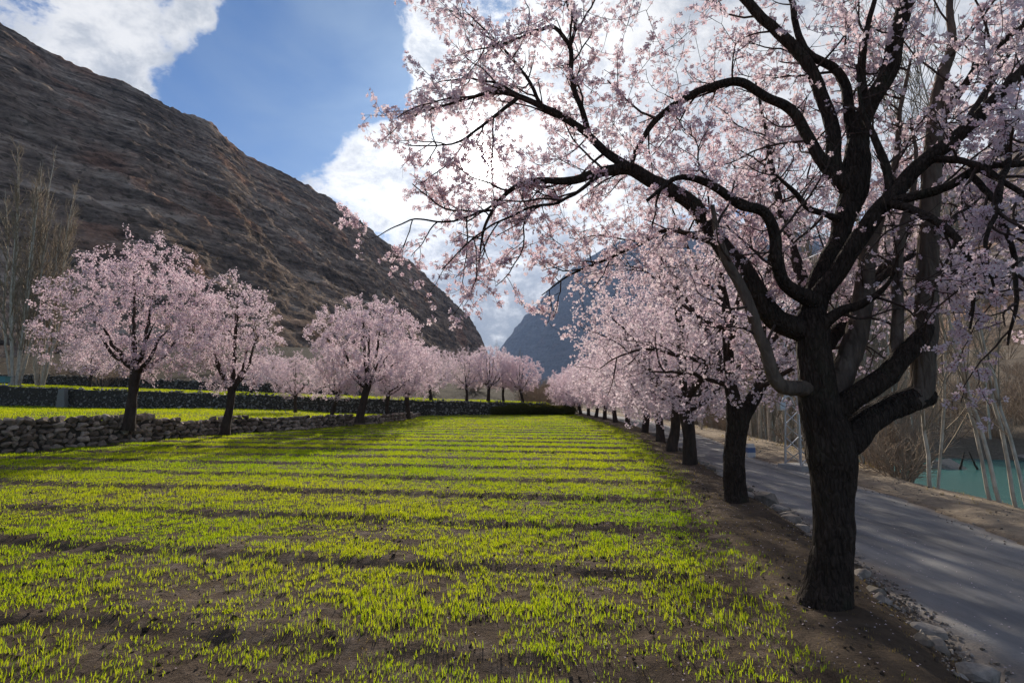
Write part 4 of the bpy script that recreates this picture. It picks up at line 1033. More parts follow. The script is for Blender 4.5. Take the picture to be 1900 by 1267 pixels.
def wall_stones(path, top, bot, rng, size, face, lean=.12, big_base=True):
    """path: (n,2) polyline; stones in rough courses on the side `face` (+1 left of travel)"""
    s = np.concatenate([[0], np.cumsum(np.linalg.norm(np.diff(path, axis=0), axis=1))]); L = s[-1]
    out = []
    z_off = 0.0; course = 0
    hmax = max(top(*p) - bot(*p) for p in path)
    zc = 0.0
    while zc < hmax + size * .3:
        ch = size * rng.uniform(.75, 1.15) * (1.35 if course == 0 and big_base else 1.0)
        q = rng.uniform(0, size)
        while q < L:
            ln = size * rng.uniform(.8, 2.0) * (1.15 if course == 0 else 1)
            x = np.interp(q + ln / 2, s, path[:, 0]); y = np.interp(q + ln / 2, s, path[:, 1])
            i = int(np.clip(np.searchsorted(s, q) - 1, 0, len(path) - 2)); t = norm(path[i + 1] - path[i]); nrm = np.array([-t[1], t[0]]) * face
            hz = top(x, y) - bot(x, y) + size * .3 * pnoise(q * .7, course * .0 + 3.3, 0)
            if zc < hz - size * .15:
                zz = bot(x, y) + zc + ch * .5 + rng.normal() * size * .06
                inset = -lean * zc + rng.normal() * size * .10
                c = np.array([x + nrm[0] * inset, y + nrm[1] * inset, zz])
                hh = np.array([ln * .56, size * rng.uniform(.6, .9), ch * rng.uniform(.5, .66)])
                m = rot_xyz(rng.normal() * .12, rng.normal() * .16, math.atan2(t[1], t[0]) + rng.normal() * .12)
                out.append((c, hh, m, rng.randint(16)))
            q += ln * .93
        zc += ch * .86; course += 1
    return out
def stone_wall(name, label, path, top, bot, size, face, mat, rng, singles, core_w=.5):
    root = empty(name, (path[len(path) // 2][0], path[len(path) // 2][1], bot(*path[len(path) // 2])))
    off = -np.array(root.location)
    st = wall_stones(path, top, bot, rng, size, face)
    st = [(c + off, h, m, i) for c, h, m, i in st]
    cp = np.array([0, 0, CAM_H]) + off
    if singles:
        app = np.array([h[0] * h[2] / (np.linalg.norm(c - cp) ** 2) if c[1] - off[1] > 9 else 0 for c, h, m, i in st])
        order = np.argsort(-app); one = order[:singles]; rest = order[singles:]
        protos = [mesh_np('stone', hv, [ht], mat) for hv, ht in HULLS]
        for k in one:
            c, h, m, i = st[k]
            o = obj('stone', protos[i], root)
            o.matrix_local = Matrix.Translation(Vector(c)) @ Matrix(m.tolist()).to_4x4() @ Matrix.Diagonal((*h, 1))
        if len(rest): tag(join_rocks('small_stones', [st[k] for k in rest], mat, HULLS, root), kind='stuff')
    else:
        tag(join_rocks('stones', st, mat, SMALL, root), kind='stuff')
    # packed earth behind the stones
    n = len(path); t = np.gradient(path, axis=0); t /= np.linalg.norm(t, axis=1)[:, None]; nr = np.stack([-t[:, 1], t[:, 0]], 1) * face
    P = np.zeros((n, 4, 3))
    for j, (d, hi) in enumerate(((.08, 0), (-.06, 1), (-core_w, 1), (-core_w, 0))):
        P[:, j, :2] = path + nr * d
        P[:, j, 2] = [(top(*p) - size * .18 if hi else bot(*p) - .3) for p in path]
    obj('earth_core', grid_mesh('earth_core', P + off, EARTH, False), root)
    tag(root, label, 'wall')
    return root
rng = np.random.RandomState(43)
wy = np.arange(5, 49.5, .5)
wpath = np.stack([wallx(wy), wy], 1)
stone_wall('stone_wall', 'low dry stone wall of brown rocks bordering the green field', wpath,
           lambda x, y: terrace_z(x, y) - .02 + .10 * (1 + pnoise(x * .5 + y * .45, 1.7, 0)), lambda x, y: -.06, .21, -1, STONE, rng, 300)
bx = np.arange(-80, 6.2, .8)
bpath = np.stack([bx, backy(bx)], 1)
def bbot(x, y): return np.where(x < -8.3, terrace_z(x, y - .4), .0) - .06
stone_wall('stone_wall', 'long grey dry stone wall behind the low green terrace', bpath,
           lambda x, y: upper_z(x, y) * (1 - ss(2.5, 6, x)) + .10 + .12 * pnoise(x * .6, 2.2, 0), bbot, .20, -1, STONE_GREY, rng, 0)
bx3 = np.arange(-85, -16, 1.0)
b3 = np.stack([bx3, backy(bx3) + 17 + 1.2 * pnoise(bx3 * .05, 1, 0)], 1)
stone_wall('stone_wall', 'dark upper dry stone wall at the foot of the slope', b3, lambda x, y: upper_z(x, y) + 1.0, lambda x, y: upper_z(x, y) - .1, .24, -1, STONE_GREY, rng, 0)
# pale pillar set in the back wall
pp = G(106, 753, .85); px_ = AT(107, 730, 47.3)
mb = MB()
for k, (hw, z0, z1) in enumerate(((.36, -.1, .45), (.31, .45, 1.0), (.26, 1.0, 1.5))): mb.box((0, 0, (z0 + z1) / 2), (hw, .22, (z1 - z0) / 2))
po = mb.build('stone_pillar', PILLAR, None, (px_[0], backy(px_[0]) - .35, terrace_z(px_[0], 47.3)))
tag(po, 'pale grey tapering pillar against the back wall', 'pillar')

# roadside stones, each a thing
rng = np.random.RandomState(44)
rs_proto = [mesh_np('roadside_stone', hv, [ht], ROADSTONE) for hv, ht in [rock_hull(rng, 34, .80) for _ in range(8)]]
def rstone(p, h, label='grey rock in the line edging the road under the trees', group='rocks edging the road', rz=None):
    o = obj('roadside_stone', rs_proto[rng.randint(8)])
    m = rot_xyz(rng.normal() * .2, rng.normal() * .2, rng.uniform(0, 6.28) if rz is None else rz)
    o.matrix_local = Matrix.Translation(Vector(p)) @ Matrix(m.tolist()).to_4x4() @ Matrix.Diagonal((*h, 1))
    tag(o, label, 'rock', group)
def edge_z(x, y): return float(ground_z(np.array(x), np.array(y)))
o_ = G(1815, 1246, -.05); rstone(np.array([o_[0], o_[1], -.06]), (.14, .10, .065), 'large pale rock sunk in the bank nearest the sawn trunk', None, .5)
for (u, v, s) in ((1395, 928, .20), (1420, 932, .24), (1446, 948, .17), (1470, 965, .15), (1488, 978, .11), (1500, 990, .08), (1742, 1190, .07), (1725, 1180, .06), (1640, 1108, .075), (1612, 1085, .06), (1298, 860, .26), (1318, 872, .18), (1340, 884, .16), (1236, 822, .28), (1600, 1078, .05), (1690, 1150, .05)):
    p = G(u, v, -.04); rstone(np.array([p[0], p[1], -.10 + s * .35]), (s * rng.uniform(.9, 1.3), s * rng.uniform(.7, .9), s * rng.uniform(.5, .7)))
for y in np.concatenate([np.arange(2.6, 9, .42), np.arange(9, 26, .7)]):
    y = y + rng.uniform(-.15, .15); s = rng.uniform(.035, .09) * (1 + .05 * y)
    x = roadL(y) - rng.uniform(.02, .38)
    rstone(np.array([x, y, edge_z(x, y) + s * .15]), (s * rng.uniform(.9, 1.4), s * rng.uniform(.7, 1), s * rng.uniform(.45, .7)))
# gravel and clods: too many to count
def scatter(name, label, n, xy, zf, size, hulls, mat, rng, kind='stuff', flat=(.5, .8)):
    it = []
    xs_, ys_ = xy(n)
    zs = zf(xs_, ys_)
    for x, y, z in zip(xs_, ys_, zs):
        s = size(y) * min(rng.lognormal(0, .45), 2.0)
        it.append((np.array([x, y, z + s * .2]), np.array([s * rng.uniform(.8, 1.3), s * rng.uniform(.7, 1), s * rng.uniform(*flat)]), rot_xyz(rng.normal() * .3, rng.normal() * .3, rng.uniform(0, 6.28)), rng.randint(10)))
    o = join_rocks(name, it, mat, hulls); tag(o, label, name.replace('_', ' '), kind=kind)
def xy_edge(n):
    y = 2.0 + 16 * rng.uniform(0, 1, n) ** 1.8; x = roadL(y) + rng.normal(size=n) * .11 - .09
    return x, y
scatter('gravel', 'loose gravel along the broken edge of the road', 2600, xy_edge, lambda x, y: np.where(x < roadL(y), ground_z(x, y), -.15), lambda y: .010 + .0007 * y, SMALL, ROADSTONE, rng)
def xy_verge(n):
    y = 5 + 20 * rng.uniform(0, 1, n) ** 1.5; x = roadR(y) + rng.uniform(-.25, 1, n) * (verge(y) - roadR(y))
    return x, y
scatter('gravel', 'scattered gravel on the sandy verge above the river', 900, xy_verge, lambda x, y: np.where(x > roadR(y) + .1, ground_z(x, y), -.14), lambda y: .008 + .0004 * y, SMALL, ROADSTONE, rng)
def xy_field(n):
    y = 1.8 + 9 * rng.uniform(0, 1, n) ** 1.4; x = rng.uniform(-1.15, .75, n) * (y + 1.2)
    ok = x < roadL(y) - .1; return x[ok], y[ok]
def fz(x, y): return np.where(x < fieldR(y), field_z(x, y), ground_z(x, y))
scatter('soil_clods', 'crumbled clods of brown soil between the young plants', 5500, xy_field, fz, lambda y: .008 + .0007 * y, SMALL, SOIL, rng, flat=(.5, .9))

# ---------------------------------------------------------------- grass
def blades(n, x, y, z, h, wd, rng, two):
    az = rng.uniform(0, 2 * math.pi, n); ln = rng.uniform(.05, .75, n) ** 1.3
    hh = h * rng.uniform(.55, 1.25, n)
    dx, dy = np.cos(az), np.sin(az); f = rng.uniform(0, 2 * math.pi, n); sx, sy = np.cos(f), np.sin(f)
    base = np.stack([x, y, z - .006], 1); side = np.stack([sx, sy, np.zeros(n)], 1) * (wd * rng.uniform(.7, 1.3, n))[:, None] * .5
    mid = base + np.stack([dx * ln * hh * .25, dy * ln * hh * .25, hh * .55], 1)
    tip = base + np.stack([dx * ln * hh * .85, dy * ln * hh * .85, hh * (1 - .22 * ln)], 1)
    if two:
        V = np.stack([base - side * .7, base + side * .7, mid + side, mid - side, tip], 1); b = np.arange(n)[:, None] * 5
        return V.reshape(-1, 3), b + np.array([[0, 1, 2, 3]]), b + np.array([[3, 2, 4]]), 5
    V = np.stack([base - side, base + side, tip], 1); b = np.arange(n)[:, None] * 3
    return V.reshape(-1, 3), np.zeros((0, 4), int), b + np.array([[0, 1, 2]]), 3
def grass(name, label, bands, region, zf, dens_fn, mat, rng, hue=0.0):
    VV, QQ, TT, TN, nb = [], [], [], [], 0
    for (y0, y1, per_m2, nblade, h, wd, two) in bands:
        x0, x1 = region(y0, y1)
        n = int((x1 - x0) * (y1 - y0) * per_m2)
        x = rng.uniform(x0, x1, n); y = rng.uniform(y0, y1, n)
        keep = rng.uniform(0, 1, n) < dens_fn(x, y); x, y = x[keep], y[keep]
        if not len(x): continue
        x = np.repeat(x, nblade); y = np.repeat(y, nblade); m = len(x)
        jit = .012 + wd * 1.5
        x = x + rng.normal(size=m) * jit; y = y + rng.normal(size=m) * jit
        hp = .75 + .5 * pnoise(x * .8, y * .8, 4.)
        V, Q, T, k = blades(m, x, y, zf(x, y), h * np.clip(hp, .5, 1.3), wd, rng, two)
        VV.append(V); QQ.append(Q + nb); TT.append(T + nb); nb += len(V)
        tn = np.clip(.5 + .45 * pnoise(x * .25, y * .25, 2.) + rng.normal(size=m) * .22 + hue, 0, 1)
        TN.append(np.repeat(tn, k))
    o = obj(name, mesh_np(name, np.concatenate(VV), [np.concatenate(QQ), np.concatenate(TT)], mat, False, tint=np.concatenate(TN)))
    tag(o, label, 'grass', kind='stuff'); return o
rng = np.random.RandomState(51)
def dens_field(x, y):
    _, f = furrow_z(x, y)
    n = fbm(x * .55, y * .8, 7., 4, .6)
    d = np.clip(.62 + 1.2 * n + .05 * np.clip(y - 3.5, 0, 12), .08, 1)
    d = d * np.where((f < .085) | (f > .985), .35, 1.0)
    patch = pnoise(x * 2.2, y * 2.2, 3.)
    d = d * np.clip(.78 + patch * 1.4 + .03 * np.clip(y - 5, 0, 12), .1, 1.15)
    e = (fieldR(y) - x + .35 * pnoise(y * .8, 6.6, 0) + .25 * pnoise(x * 3, y * 3, 1))
    d = d * np.clip(e * 1.5 + .25, .0, 1)
    d = d * np.clip((x - wallx(y) + .1) * 2, 0, 1) * (y < backy(x) - .1)
    side = np.abs(x) < y * 1.05 + 3.0
    return d * side
grass('field_grass', 'young bright green wheat sprouting across the ploughed field',
      [(1.4, 4.2, 780, 4, .062, .0050, True), (4.2, 8, 640, 4, .066, .0060, True), (8, 13, 400, 4, .072, .0090, False), (13, 21, 200, 4, .080, .014, False), (21, 34, 85, 4, .086, .022, False), (34, 53.5, 48, 4, .095, .034, False)],
      lambda a, b: (max(-20., -1.1 * b - 3), min(7.5, 1.1 * b + 3)), field_z, dens_field, GRASS, rng)
def dens_ter(x, y): return np.clip(.8 + .8 * fbm(x * .3, y * .3, 2., 3), .15, 1) * (x < wallx(y) - .3) * (y < backy(x) - .3)
grass('terrace_grass', 'bright grass covering the low terrace behind the wall', [(12, 24, 26, 4, .10, .030, False), (24, 50, 22, 4, .11, .042, False)],
      lambda a, b: (-52., -8.5), lambda x, y: terrace_z(x, y) - .03, dens_ter, GRASS, rng, .25)
def dens_up(x, y):
    nb = fbm(x * .09, y * .14, 2., 4); return (1 - ss(-.05, .25, nb)) * ((y > backy(x) + .4) & (y < backy(x) + 15.5)) * (x < 3.5)
grass('upper_grass', 'grass patches on the upper terrace behind the back wall', [(47.5, 66, 14, 4, .13, .05, False)], lambda a, b: (-70., 4.), upper_z, dens_up, GRASS, rng, .2)
def dens_berm(x, y):
    d = np.clip(.25 + .9 * fbm(x * .8, y * .8, 12., 3), 0, 1); return d * ((x > fieldR(y) - .6) & (x < roadL(y) - .1))
grass('dry_grass', 'thin dry grass on the bare bank under the trees', [(1.8, 9, 110, 4, .045, .004, False), (9, 30, 40, 4, .07, .010, False)], lambda a, b: (.8, 8.), lambda x, y: ground_z(x, y), dens_berm, DRYGRASS, rng)
def dens_vg(x, y):
    d = np.clip(.1 + 1.0 * fbm(x * .6, y * .6, 22., 3), 0, 1); return d * ((x > roadR(y) + .5) & (x < verge(y) + 2.5))
grass('dry_grass', 'dry grass tufts along the river side of the verge', [(5, 14, 60, 5, .09, .006, False), (14, 34, 30, 5, .14, .012, False)], lambda a, b: (5.5, 13.), lambda x, y: ground_z(x, y), dens_vg, DRYGRASS, rng)
def dens_straw(x, y): return np.clip(.3 + .9 * fbm(x * .9, y * .9, 31., 3), .05, 1) * (x < roadL(y) - .1) * (np.abs(x) < y * 1.05 + 2)
def fz2(x, y): return np.where(x < fieldR(y), field_z(x, y), ground_z(x, y)) + .004
grass('straw_litter', 'dry straw bits lying between the green shoots', [(1.6, 5, 260, 3, .022, .0045, False), (5, 10, 120, 3, .028, .007, False)], lambda a, b: (-1.1 * b - 2, min(4.5, 1.1 * b)), fz2, dens_straw, DRYGRASS, rng, .1)
# fallen petals
n = 2600
py = 1.8 + 12 * rng.uniform(0, 1, n) ** 1.3; pxx = rowx(py) + rng.normal(size=n) * 1.5 - .5
ok = (pxx < roadR(py)); pxx, py = pxx[ok], py[ok]
pz = np.where(pxx < fieldR(py), field_z(pxx, py), np.where(pxx < roadL(py) - .02, ground_z(pxx, py), -.125)) + .012
m = len(py); s = .007 * rng.uniform(.6, 1.3, m); a = rng.uniform(0, 6.28, m)
cx, sy = np.cos(a) * s, np.sin(a) * s
V = np.stack([np.stack([pxx - cx, py - sy, pz], 1), np.stack([pxx + sy, py - cx, pz + s * .7], 1), np.stack([pxx + cx, py + sy, pz], 1), np.stack([pxx - sy, py + cx, pz + s * .4], 1)], 1)
o = obj('fallen_petals', mesh_np('fallen_petals', V.reshape(-1, 3), [np.arange(m)[:, None] * 4 + np.arange(4)[None]], PETAL_FAR, tint=np.repeat(rng.uniform(0, .4, m), 4)))
tag(o, 'fallen petals strewn over the soil under the trees', 'petals', kind='stuff')
print('grass done')

# ---------------------------------------------------------------- bare poplars, shrubs
def poplar(seed, H, r0, stems=1, nb=46, lean=0.0, spread=.3):
    rng = np.random.RandomState(seed); tr, fine = [], []
    for s in range(stems):
        a = rng.uniform(0, 6.28); d = (0 if stems == 1 else spread)
        h = H * (1 if s == 0 else rng.uniform(.7, .97))
        top = np.array([math.cos(a) * d * 2.2 + lean, math.sin(a) * d * 2.2, h])
        p, r = resample([(math.cos(a) * d * .3, math.sin(a) * d * .3, -.3), top * .35 + np.array([math.cos(a), math.sin(a), 0]) * d * .6, top * .7, top], [r0 * (1 if s == 0 else .7), r0 * .7, r0 * .4, .008], .5, wob=.10, rng=rng)
        tr.append((p, r))
        for k in range(nb):
            f = rng.uniform(.14, .97) ** .9; i = min(int(f * (len(p) - 1)), len(p) - 2)
            t = norm(p[i + 1] - p[i]); d_ = side_dir(t, R(rng.uniform(18, 42)), rng)
            L = (1 - f) * H * .26 + rng.uniform(.4, 1.1)
            cp, cr = shoot(p[i], d_, L, min(r[i] * .5, .020), .004, 5, .05, np.array([0, 0, .13]), rng)
            fine.append((cp, cr))
            for _ in range(int(3 + L * 2.2)):
                j = rng.randint(1, 5); t2 = norm(cp[j] - cp[j - 1])
                c2, r2 = shoot(cp[j], side_dir(t2, R(rng.uniform(20, 45)), rng), rng.uniform(.3, .9), .006, .003, 3, .08, np.array([0, 0, .12]), rng)
                fine.append((c2, r2))
    return tr, fine
def shrub(seed, H, n, spread):
    rng = np.random.RandomState(seed); tr, fine = [], []
    for k in range(n):
        a = rng.uniform(0, 6.28); el = R(rng.uniform(45, 85))
        d = np.array([math.cos(a) * math.cos(el) * spread, math.sin(a) * math.cos(el) * spread, math.sin(el)])
        p, r = shoot(np.array([math.cos(a) * .12, math.sin(a) * .12, -.1]), d, H * rng.uniform(.6, 1.1), .014, .005, 7, .10, np.array([0, 0, .02]), rng)
        tr.append((p, r))
        for _ in range(9):
            j = rng.randint(2, 7); t2 = norm(p[j] - p[j - 1])
            c2, r2 = shoot(p[j], side_dir(t2, R(rng.uniform(20, 60)), rng), H * rng.uniform(.15, .4), .007, .003, 4, .14, np.array([0, 0, .03]), rng)
            fine.append((c2, r2))
            c3, r3 = shoot(c2[2], side_dir(norm(c2[2] - c2[1]), .7, rng), H * rng.uniform(.08, .2), .004, .002, 2, .14, np.array([0, 0, .03]), rng)
            fine.append((c3, r3))
    return tr, fine
def two_part(name, tr, fine, a, b, m1, m2, sides=6, fat=1.0):
    root = empty(name)
    v, q = tubes(tr, sides, .05, 2); obj(a, mesh_np(a, v, [q], m1, True), root)
    v, q = tubes([(p, r * fat) for p, r in fine], 3); tag(obj(b, mesh_np(b, v, [q], m2, True), root), kind='stuff')
    return root
POP = {}
for key, args, fat in (('a', (61, 9.5, .075, 1, 34, -.2), 1.0), ('b', (62, 11, .085, 1, 38, .3), 1.2), ('c', (63, 8.5, .042, 2, 24, 0), 1.0), ('d', (64, 12, .10, 1, 40, -.4), 1.6),
                  ('lean', (65, 9.0, .032, 1, 26, -1.7), .9), ('clump', (66, 25, .17, 8, 34, 0, .9), 2.6)):
    POP[key] = [two_part('poplar_tree', *poplar(*args), 'trunk', 'branches', POPLAR, POPTWIG, 7, fat), False]
def put_poplar(key, loc, rz, sc, label, group=None):
    src, used = POP[key]
    root = copy_tree(src) if used else src
    POP[key][1] = True
    root.location = tuple(loc); root.rotation_euler = (0, 0, rz); root.scale = (sc, sc, sc) if not isinstance(sc, tuple) else sc
    tag(root, label, 'tree', group); return root
def gpt(u, v, z=-.3):
    p = G(u, v, z); return np.array([p[0], p[1], edge_z(p[0], p[1])])
for (u, v, key, rz, sc, lab) in ((1722, 907, 'c', .3, .9, 'pale twin-stemmed poplar sapling on the verge edge under the sawn stub'),
                                 (1836, 932, 'lean', .1, .95, 'pale leaning poplar in the pair at the edge of the verge above the water'),
                                 (1856, 936, 'lean', -.25, 1.05, 'pale leaning poplar in the pair at the edge of the verge above the water'),
                                 (1884, 944, 'lean', .25, 1.0, 'slender pale poplar tilting over the verge beside the leaning pair'),
                                 (1908, 950, 'lean', -.1, .9, 'slender pale poplar tilting over the verge beside the leaning pair')):
    put_poplar(key, gpt(u, v, -.12) + np.array([.15, .1, -.05]), rz, sc, lab, 'leaning riverbank poplars' if key == 'lean' else None)
rng = np.random.RandomState(71)
GL = 'slender bare poplar with pale trunk in the grove between road and river'
for k in range(110):
    y = 16.0 + 40 * ((k + rng.uniform(0, 1)) / 110) ** 1.2; x = verge(y) + rng.uniform(-.25, 4.6) - (.6 if y > 22 else 0)
    if x / y > .70: x = verge(y) + .1
    kk = 'abcd'[rng.randint(4)]
    put_poplar(kk, (x, y, edge_z(x, y) - .05), rng.uniform(0, 6.28), rng.uniform(.62, .95), {'a': 'slender', 'b': 'mid-sized', 'c': 'twin-stemmed', 'd': 'stouter tall'}[kk] + GL[7:], 'poplar grove between road and river')
for k in range(150):
    y = 24 + 90 * rng.uniform(0, 1) ** 1.3; x = shoreF(y) + 3 + 42 * rng.uniform(0, 1) ** 1.4
    if x > y * 1.25 + 6: continue
    kk = 'abcd'[rng.randint(4)]
    put_poplar(kk, (x, y, edge_z(x, y) - .05), rng.uniform(0, 6.28), rng.uniform(.7, 1.1), {'a': 'slender', 'b': 'mid-sized', 'c': 'twin-stemmed', 'd': 'stouter tall'}[kk] + ' bare grey poplar on the far bank of the river', 'bare trees across the river')
put_poplar('clump', on_upper(26, 58) - np.array([0, 0, .1]), .3, 1.06, 'taller bare poplar clump with pale upright stems below the slope')
put_poplar('clump', on_upper(72, 60) - np.array([0, 0, .1]), 2.1, .95, 'shorter bare poplar clump with pale upright stems below the slope')
for (u, yy, sc, nm) in ((897, 150, 1.25, 'first'), (922, 145, 1.35, 'second'), (966, 120, 1.0, 'third')):
    p = AT(u, 725, yy); put_poplar('d', (p[0], yy, .3), u, (sc * .7, sc * .7, sc), nm + ' thin bare poplar past the far almond cluster, counted from the brown slope')
SH = [[two_part('bare_shrub', *shrub(81, 1.5, 26, 1.0), 'stems', 'twigs', BRUSH, BRUSH, 4), False], [two_part('bare_shrub', *shrub(82, 1.9, 22, .8), 'stems', 'twigs', BRUSH, BRUSH, 4), False], [two_part('bare_shrub', *shrub(83, 1.2, 30, 1.2), 'stems', 'twigs', BRUSH, BRUSH, 4), False]]
for s in SH:
    for ch in s[0].children: tag(ch, kind='stuff')
def put_shrub(i, loc, rz, sc, label, group):
    src, used = SH[i]; root = copy_tree(src) if used else src; SH[i][1] = True
    root.location = tuple(loc); root.rotation_euler = (0, 0, rz); root.scale = (sc,) * 3
    tag(root, label, 'shrub', group)
rng = np.random.RandomState(91)
for k in range(34):
    y = 12.5 + 34 * rng.uniform(0, 1) ** 1.2; x = verge(y) + rng.uniform(.1, 3.0)
    if x / y > .71: x = .70 * y + rng.uniform(-.6, 0)
    if x < verge(y): y += 3; x = verge(y) + .3
    put_shrub(k % 3, (x, y, edge_z(x, y) - .05), rng.uniform(0, 6.28), rng.uniform(.7, 1.25), 'leafless brown shrub on the river bank beside the verge', 'bare shrubs on the river bank')
for k in range(70):
    y = 22 + 70 * rng.uniform(0, 1); x = shoreF(y) + 1.5 + 34 * rng.uniform(0, 1) ** 1.5
    put_shrub(k % 3, (x, y, edge_z(x, y) - .05), rng.uniform(0, 6.28), rng.uniform(.9, 2.0), 'leafless brown shrub across the river', 'bare shrubs across the river')
for k in range(90):
    y = rng.uniform(45, 135); x = y * rng.uniform(.62, 1.15)
    if x < shoreF(y) + 6: continue
    put_shrub(k % 3, (x, y, edge_z(x, y) - .1), rng.uniform(0, 6.28), rng.uniform(1.8, 4.2), 'bare brown bush on the slope across the river', 'bare bushes on the slope across the river')
for k in range(16):
    y = rng.uniform(58, 80); x = rng.uniform(1.5, 7.0)
    put_shrub(k % 3, (x, y, max(edge_z(x, y), .1) - .1), rng.uniform(0, 6.28), rng.uniform(1.5, 2.8), 'tall rust brown leafless thicket bush at the end of the field', 'thicket at the end of the field')
for k in range(38):
    x = rng.uniform(-75, -4); y = backy(x) + rng.uniform(15, 60)
    put_shrub(k % 3, (x, y, upper_z(x, y) - .1), rng.uniform(0, 6.28), rng.uniform(1.3, 3.2), 'bare brown bush at the foot of the dark brown slope', 'bare bushes at the foot of the slope')
# dark hedge bushes at the far end of the field
def hedge_bush(seed):
    rng = np.random.RandomState(seed); n = 2600
    d = rng.normal(size=(n, 3)); d /= np.linalg.norm(d, axis=1)[:, None]
    rad = rng.uniform(.35, 1, n) ** .5 * (1 + .25 * fbm(d[:, 0] * 2 + seed, d[:, 1] * 2, d[:, 2] * 2, 3))
    p = d * rad[:, None] * np.array([.95, .7, .6]) + np.array([0, 0, .5]); p = p[p[:, 2] > 0]
    root = empty('hedge_bush')
    tag(obj('leaves', flower_mesh('leaves', p, rng.normal(size=p.shape), .11, 'far', [DARKLEAF], rng), root), kind='stuff')
    tr, fi = shrub(seed, .9, 8, 1.0); v, q = tubes(tr, 4); tag(obj('stems', mesh_np('stems', v, [q], BRUSH), root), kind='stuff')
    return root
HB = hedge_bush(5)
for k, x in enumerate(np.arange(-1.2, 5.6, 1.05)):
    r_ = HB if k == 0 else copy_tree(HB)
    x = x + rng.uniform(-.2, .2)
    r_.location = (x, backy(x) - .7 + rng.uniform(-.3, .5), .0); r_.rotation_euler = (0, 0, rng.uniform(0, 6.28)); r_.scale = (rng.uniform(.8, 1.1),) * 2 + (rng.uniform(.6, 1.0),)
    tag(r_, 'dark scrubby bush in the hedge where the field ends', 'bush', 'dark hedge at the end of the field')
print('plants done')

# ---------------------------------------------------------------- mast, wires, small things
mp = G(1486, 868, -.12)
mast = empty('lattice_mast', (mp[0], mp[1], edge_z(mp[0], mp[1])), .35)
HM, w0, w1 = 4.9, .24, .13
def corner(z, k): 
    a = w0 + (w1 - w0) * z / HM; return np.array([(a, a), (-a, a), (-a, -a), (a, -a)][k] + (z,))
for k in range(4):
    b = MB(); b.bar(corner(-.1, k), corner(HM, k), .018); b.build('leg', STEEL, mast)
for k in range(4):
    zz = np.linspace(.15, HM - .05, 16)
    for j in range(15):
        b = MB(); a_, c_ = (k, (k + 1) % 4) if j % 2 == 0 else ((k + 1) % 4, k)
        b.bar(corner(zz[j], a_), corner(zz[j + 1], c_), .010); b.build('brace', STEEL, mast)
b = MB(); b.box((0, 0, .02), (.36, .36, .10)); b.build('footing', CONCRETE, mast)
arm_z = [4.75, 4.35, 3.95]
for z in arm_z:
    b = MB(); b.bar((-.6, 0, z), (.6, 0, z), .022); cr = b.build('crossarm', STEEL, mast)
    for sx in (-.5, .5):
        b = MB(); b.box((sx, 0, z + .07), (.03, .03, .06)); b.build('insulator', MARKW, cr)
lp, lr = resample([(-.1, 0, 1.55), (-.28, 0, 1.78), (-.45, 0, 1.74), (-.52, 0, 1.62)], [.018] * 4, .05)
v, q = tubes([(lp, lr)], 6); obj('lamp_arm', mesh_np('lamp_arm', v, [q], STEEL, True), mast)
b = MB(); b.box((-.54, 0, 1.55), (.075, .06, .08)); lh = b.build('lamp_head', STEEL, mast); b = MB(); b.box((-.54, 0, 1.46), (.06, .05, .02)); b.build('lamp_glass', GLASSY, lh)
tag(mast, 'pale steel lattice mast with small lamp arm beside the road', 'mast')
def wire(a, b_, sag, label):
    t = np.linspace(0, 1, 40)[:, None]; p = np.asarray(a) * (1 - t) + np.asarray(b_) * t; p[:, 2] -= sag * 4 * (t * (1 - t))[:, 0]
    v, q = tubes([(p, np.full(40, .012))], 5); o = obj('power_line', mesh_np('power_line', v, [q], WIREM, True)); tag(o, label, 'wire', 'overhead wires from the mast')
mw = np.array([mp[0], mp[1], edge_z(mp[0], mp[1])])
for z, sx, nm in ((4.75, -.5, 'highest'), (4.35, .5, 'middle'), (3.95, -.5, 'lowest')):
    a_ = mw + np.array([sx * math.cos(.35), sx * math.sin(.35), z + .13]); wire(a_, (9.4 + sx * .6, -18, z + 1.5), .35, nm + ' bright overhead wire running from the lattice mast')
wa, wb = AT(430, 684, 55), AT(520, 707, 52)
t = np.linspace(0, 1, 12)[:, None]; p = wa * (1 - t) + wb * t; v, q = tubes([(p, np.full(12, .02))], 4)
tag(obj('stay_wire', mesh_np('stay_wire', v, [q], WIREM)), 'pale slack wire strung between small trees on the upper terrace', 'wire')
# marker post on the verge
mk = G(1393, 846, -.12); mk = np.array([mk[0], mk[1], edge_z(mk[0], mk[1])])
root = empty('marker_post', tuple(mk))
b = MB(); b.box((0, 0, .22), (.11, .08, .25)); b.box((0, 0, .50), (.09, .07, .04)); b.build('post', MARKW, root)
b = MB(); b.box((0, 0, .36), (.113, .083, .07)); b.build('band', MARKB, root)
tag(root, 'short white marker post with blue band on the verge', 'post')
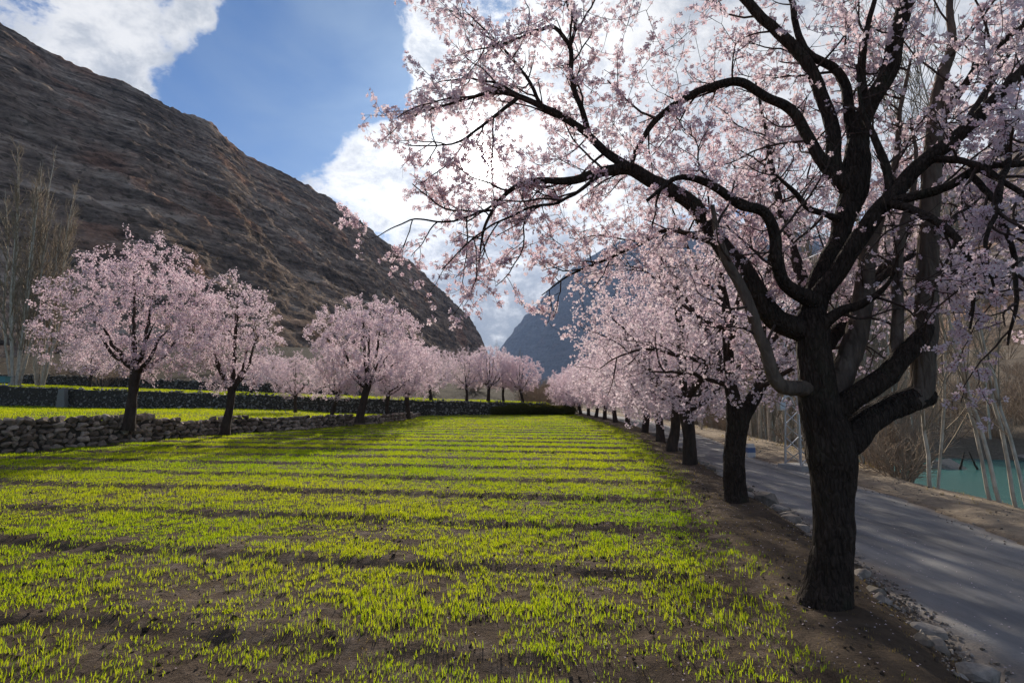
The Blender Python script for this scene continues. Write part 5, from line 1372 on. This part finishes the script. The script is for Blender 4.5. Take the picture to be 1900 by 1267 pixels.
# teal bin by the edge of the upper terrace
tb = on_upper(4, 52); tb[2] -= .02
root = empty('bin', tuple(tb))
b = MB(); b.box((0, 0, .62), (.36, .28, .26)); b.box((0, 0, .90), (.40, .32, .03)); b.build('bin_body', TEAL, root)
for sx in (-.28, .28):
    for sy in (-.2, .2):
        b = MB(); b.box((sx, sy, .18), (.03, .03, .20)); b.build('leg', MARKW, root)
tag(root, 'small teal bin on pale legs beside the poplar clumps', 'bin')
# boulder with two dead stems across the river
bp = G(1762, 836, -1.9); bz = edge_z(bp[0], bp[1])
hv, ht = rock_hull(np.random.RandomState(8), 26, .88)
o = obj('boulder', mesh_np('boulder', hv * np.array([1.6, 1.2, .95]), [ht], STONE_GREY), None, (bp[0], bp[1], bz + .45)); tag(o, 'grey green boulder on the far river bank', 'boulder')
for k, (dx, ln) in enumerate(((-.3, .4), (.9, -.5))):
    p, r = resample([(0, 0, -.2), (ln * .1, 0, .7), (ln, 0, 1.9)], [.11, .08, .04], .2, wob=.05, rng=rng)
    v, q = tubes([(p, r)], 6); o = obj('dead_tree', mesh_np('dead_tree', v, [q], BARK_FAR, True), None, (bp[0] + dx, bp[1] - 1.1, bz)); tag(o, 'dark dead stem leaning beside the boulder across the river', 'dead tree', 'dead stems by the boulder')
# rocks at the far shore
for k in range(26):
    y = rng.uniform(24, 56); x = shoreF(y) + rng.uniform(.6, 3.4); s = rng.uniform(.25, .8)
    o = obj('shore_rock', rs_proto[rng.randint(8)]); o.matrix_local = Matrix.Translation(Vector((x, y, max(edge_z(x, y), -3.0) + s * .15))) @ Matrix(rot_z(rng.uniform(0, 6.28)).tolist()).to_4x4() @ Matrix.Diagonal((s * 1.3, s, s * .6, 1))
    tag(o, 'grey rock on the far shore of the river', 'rock', 'rocks along the far shore')

# ---------------------------------------------------------------- air
hz, t_ = material('valley haze')
pv = t_.new('ShaderNodeVolumePrincipled', {'Color': (.45, .62, 1.0, 1), 'Density': 4.5e-5, 'Anisotropy': 0.1})
om = t_.new('ShaderNodeOutputMaterial'); t_.l.new(pv.outputs[0], om.inputs['Volume'])
b = MB(); b.box((0, 4300, 1190), (5200, 4900, 1220))
ho = b.build('haze', hz); tag(ho, 'thin blue air filling the valley', 'haze', kind='stuff')
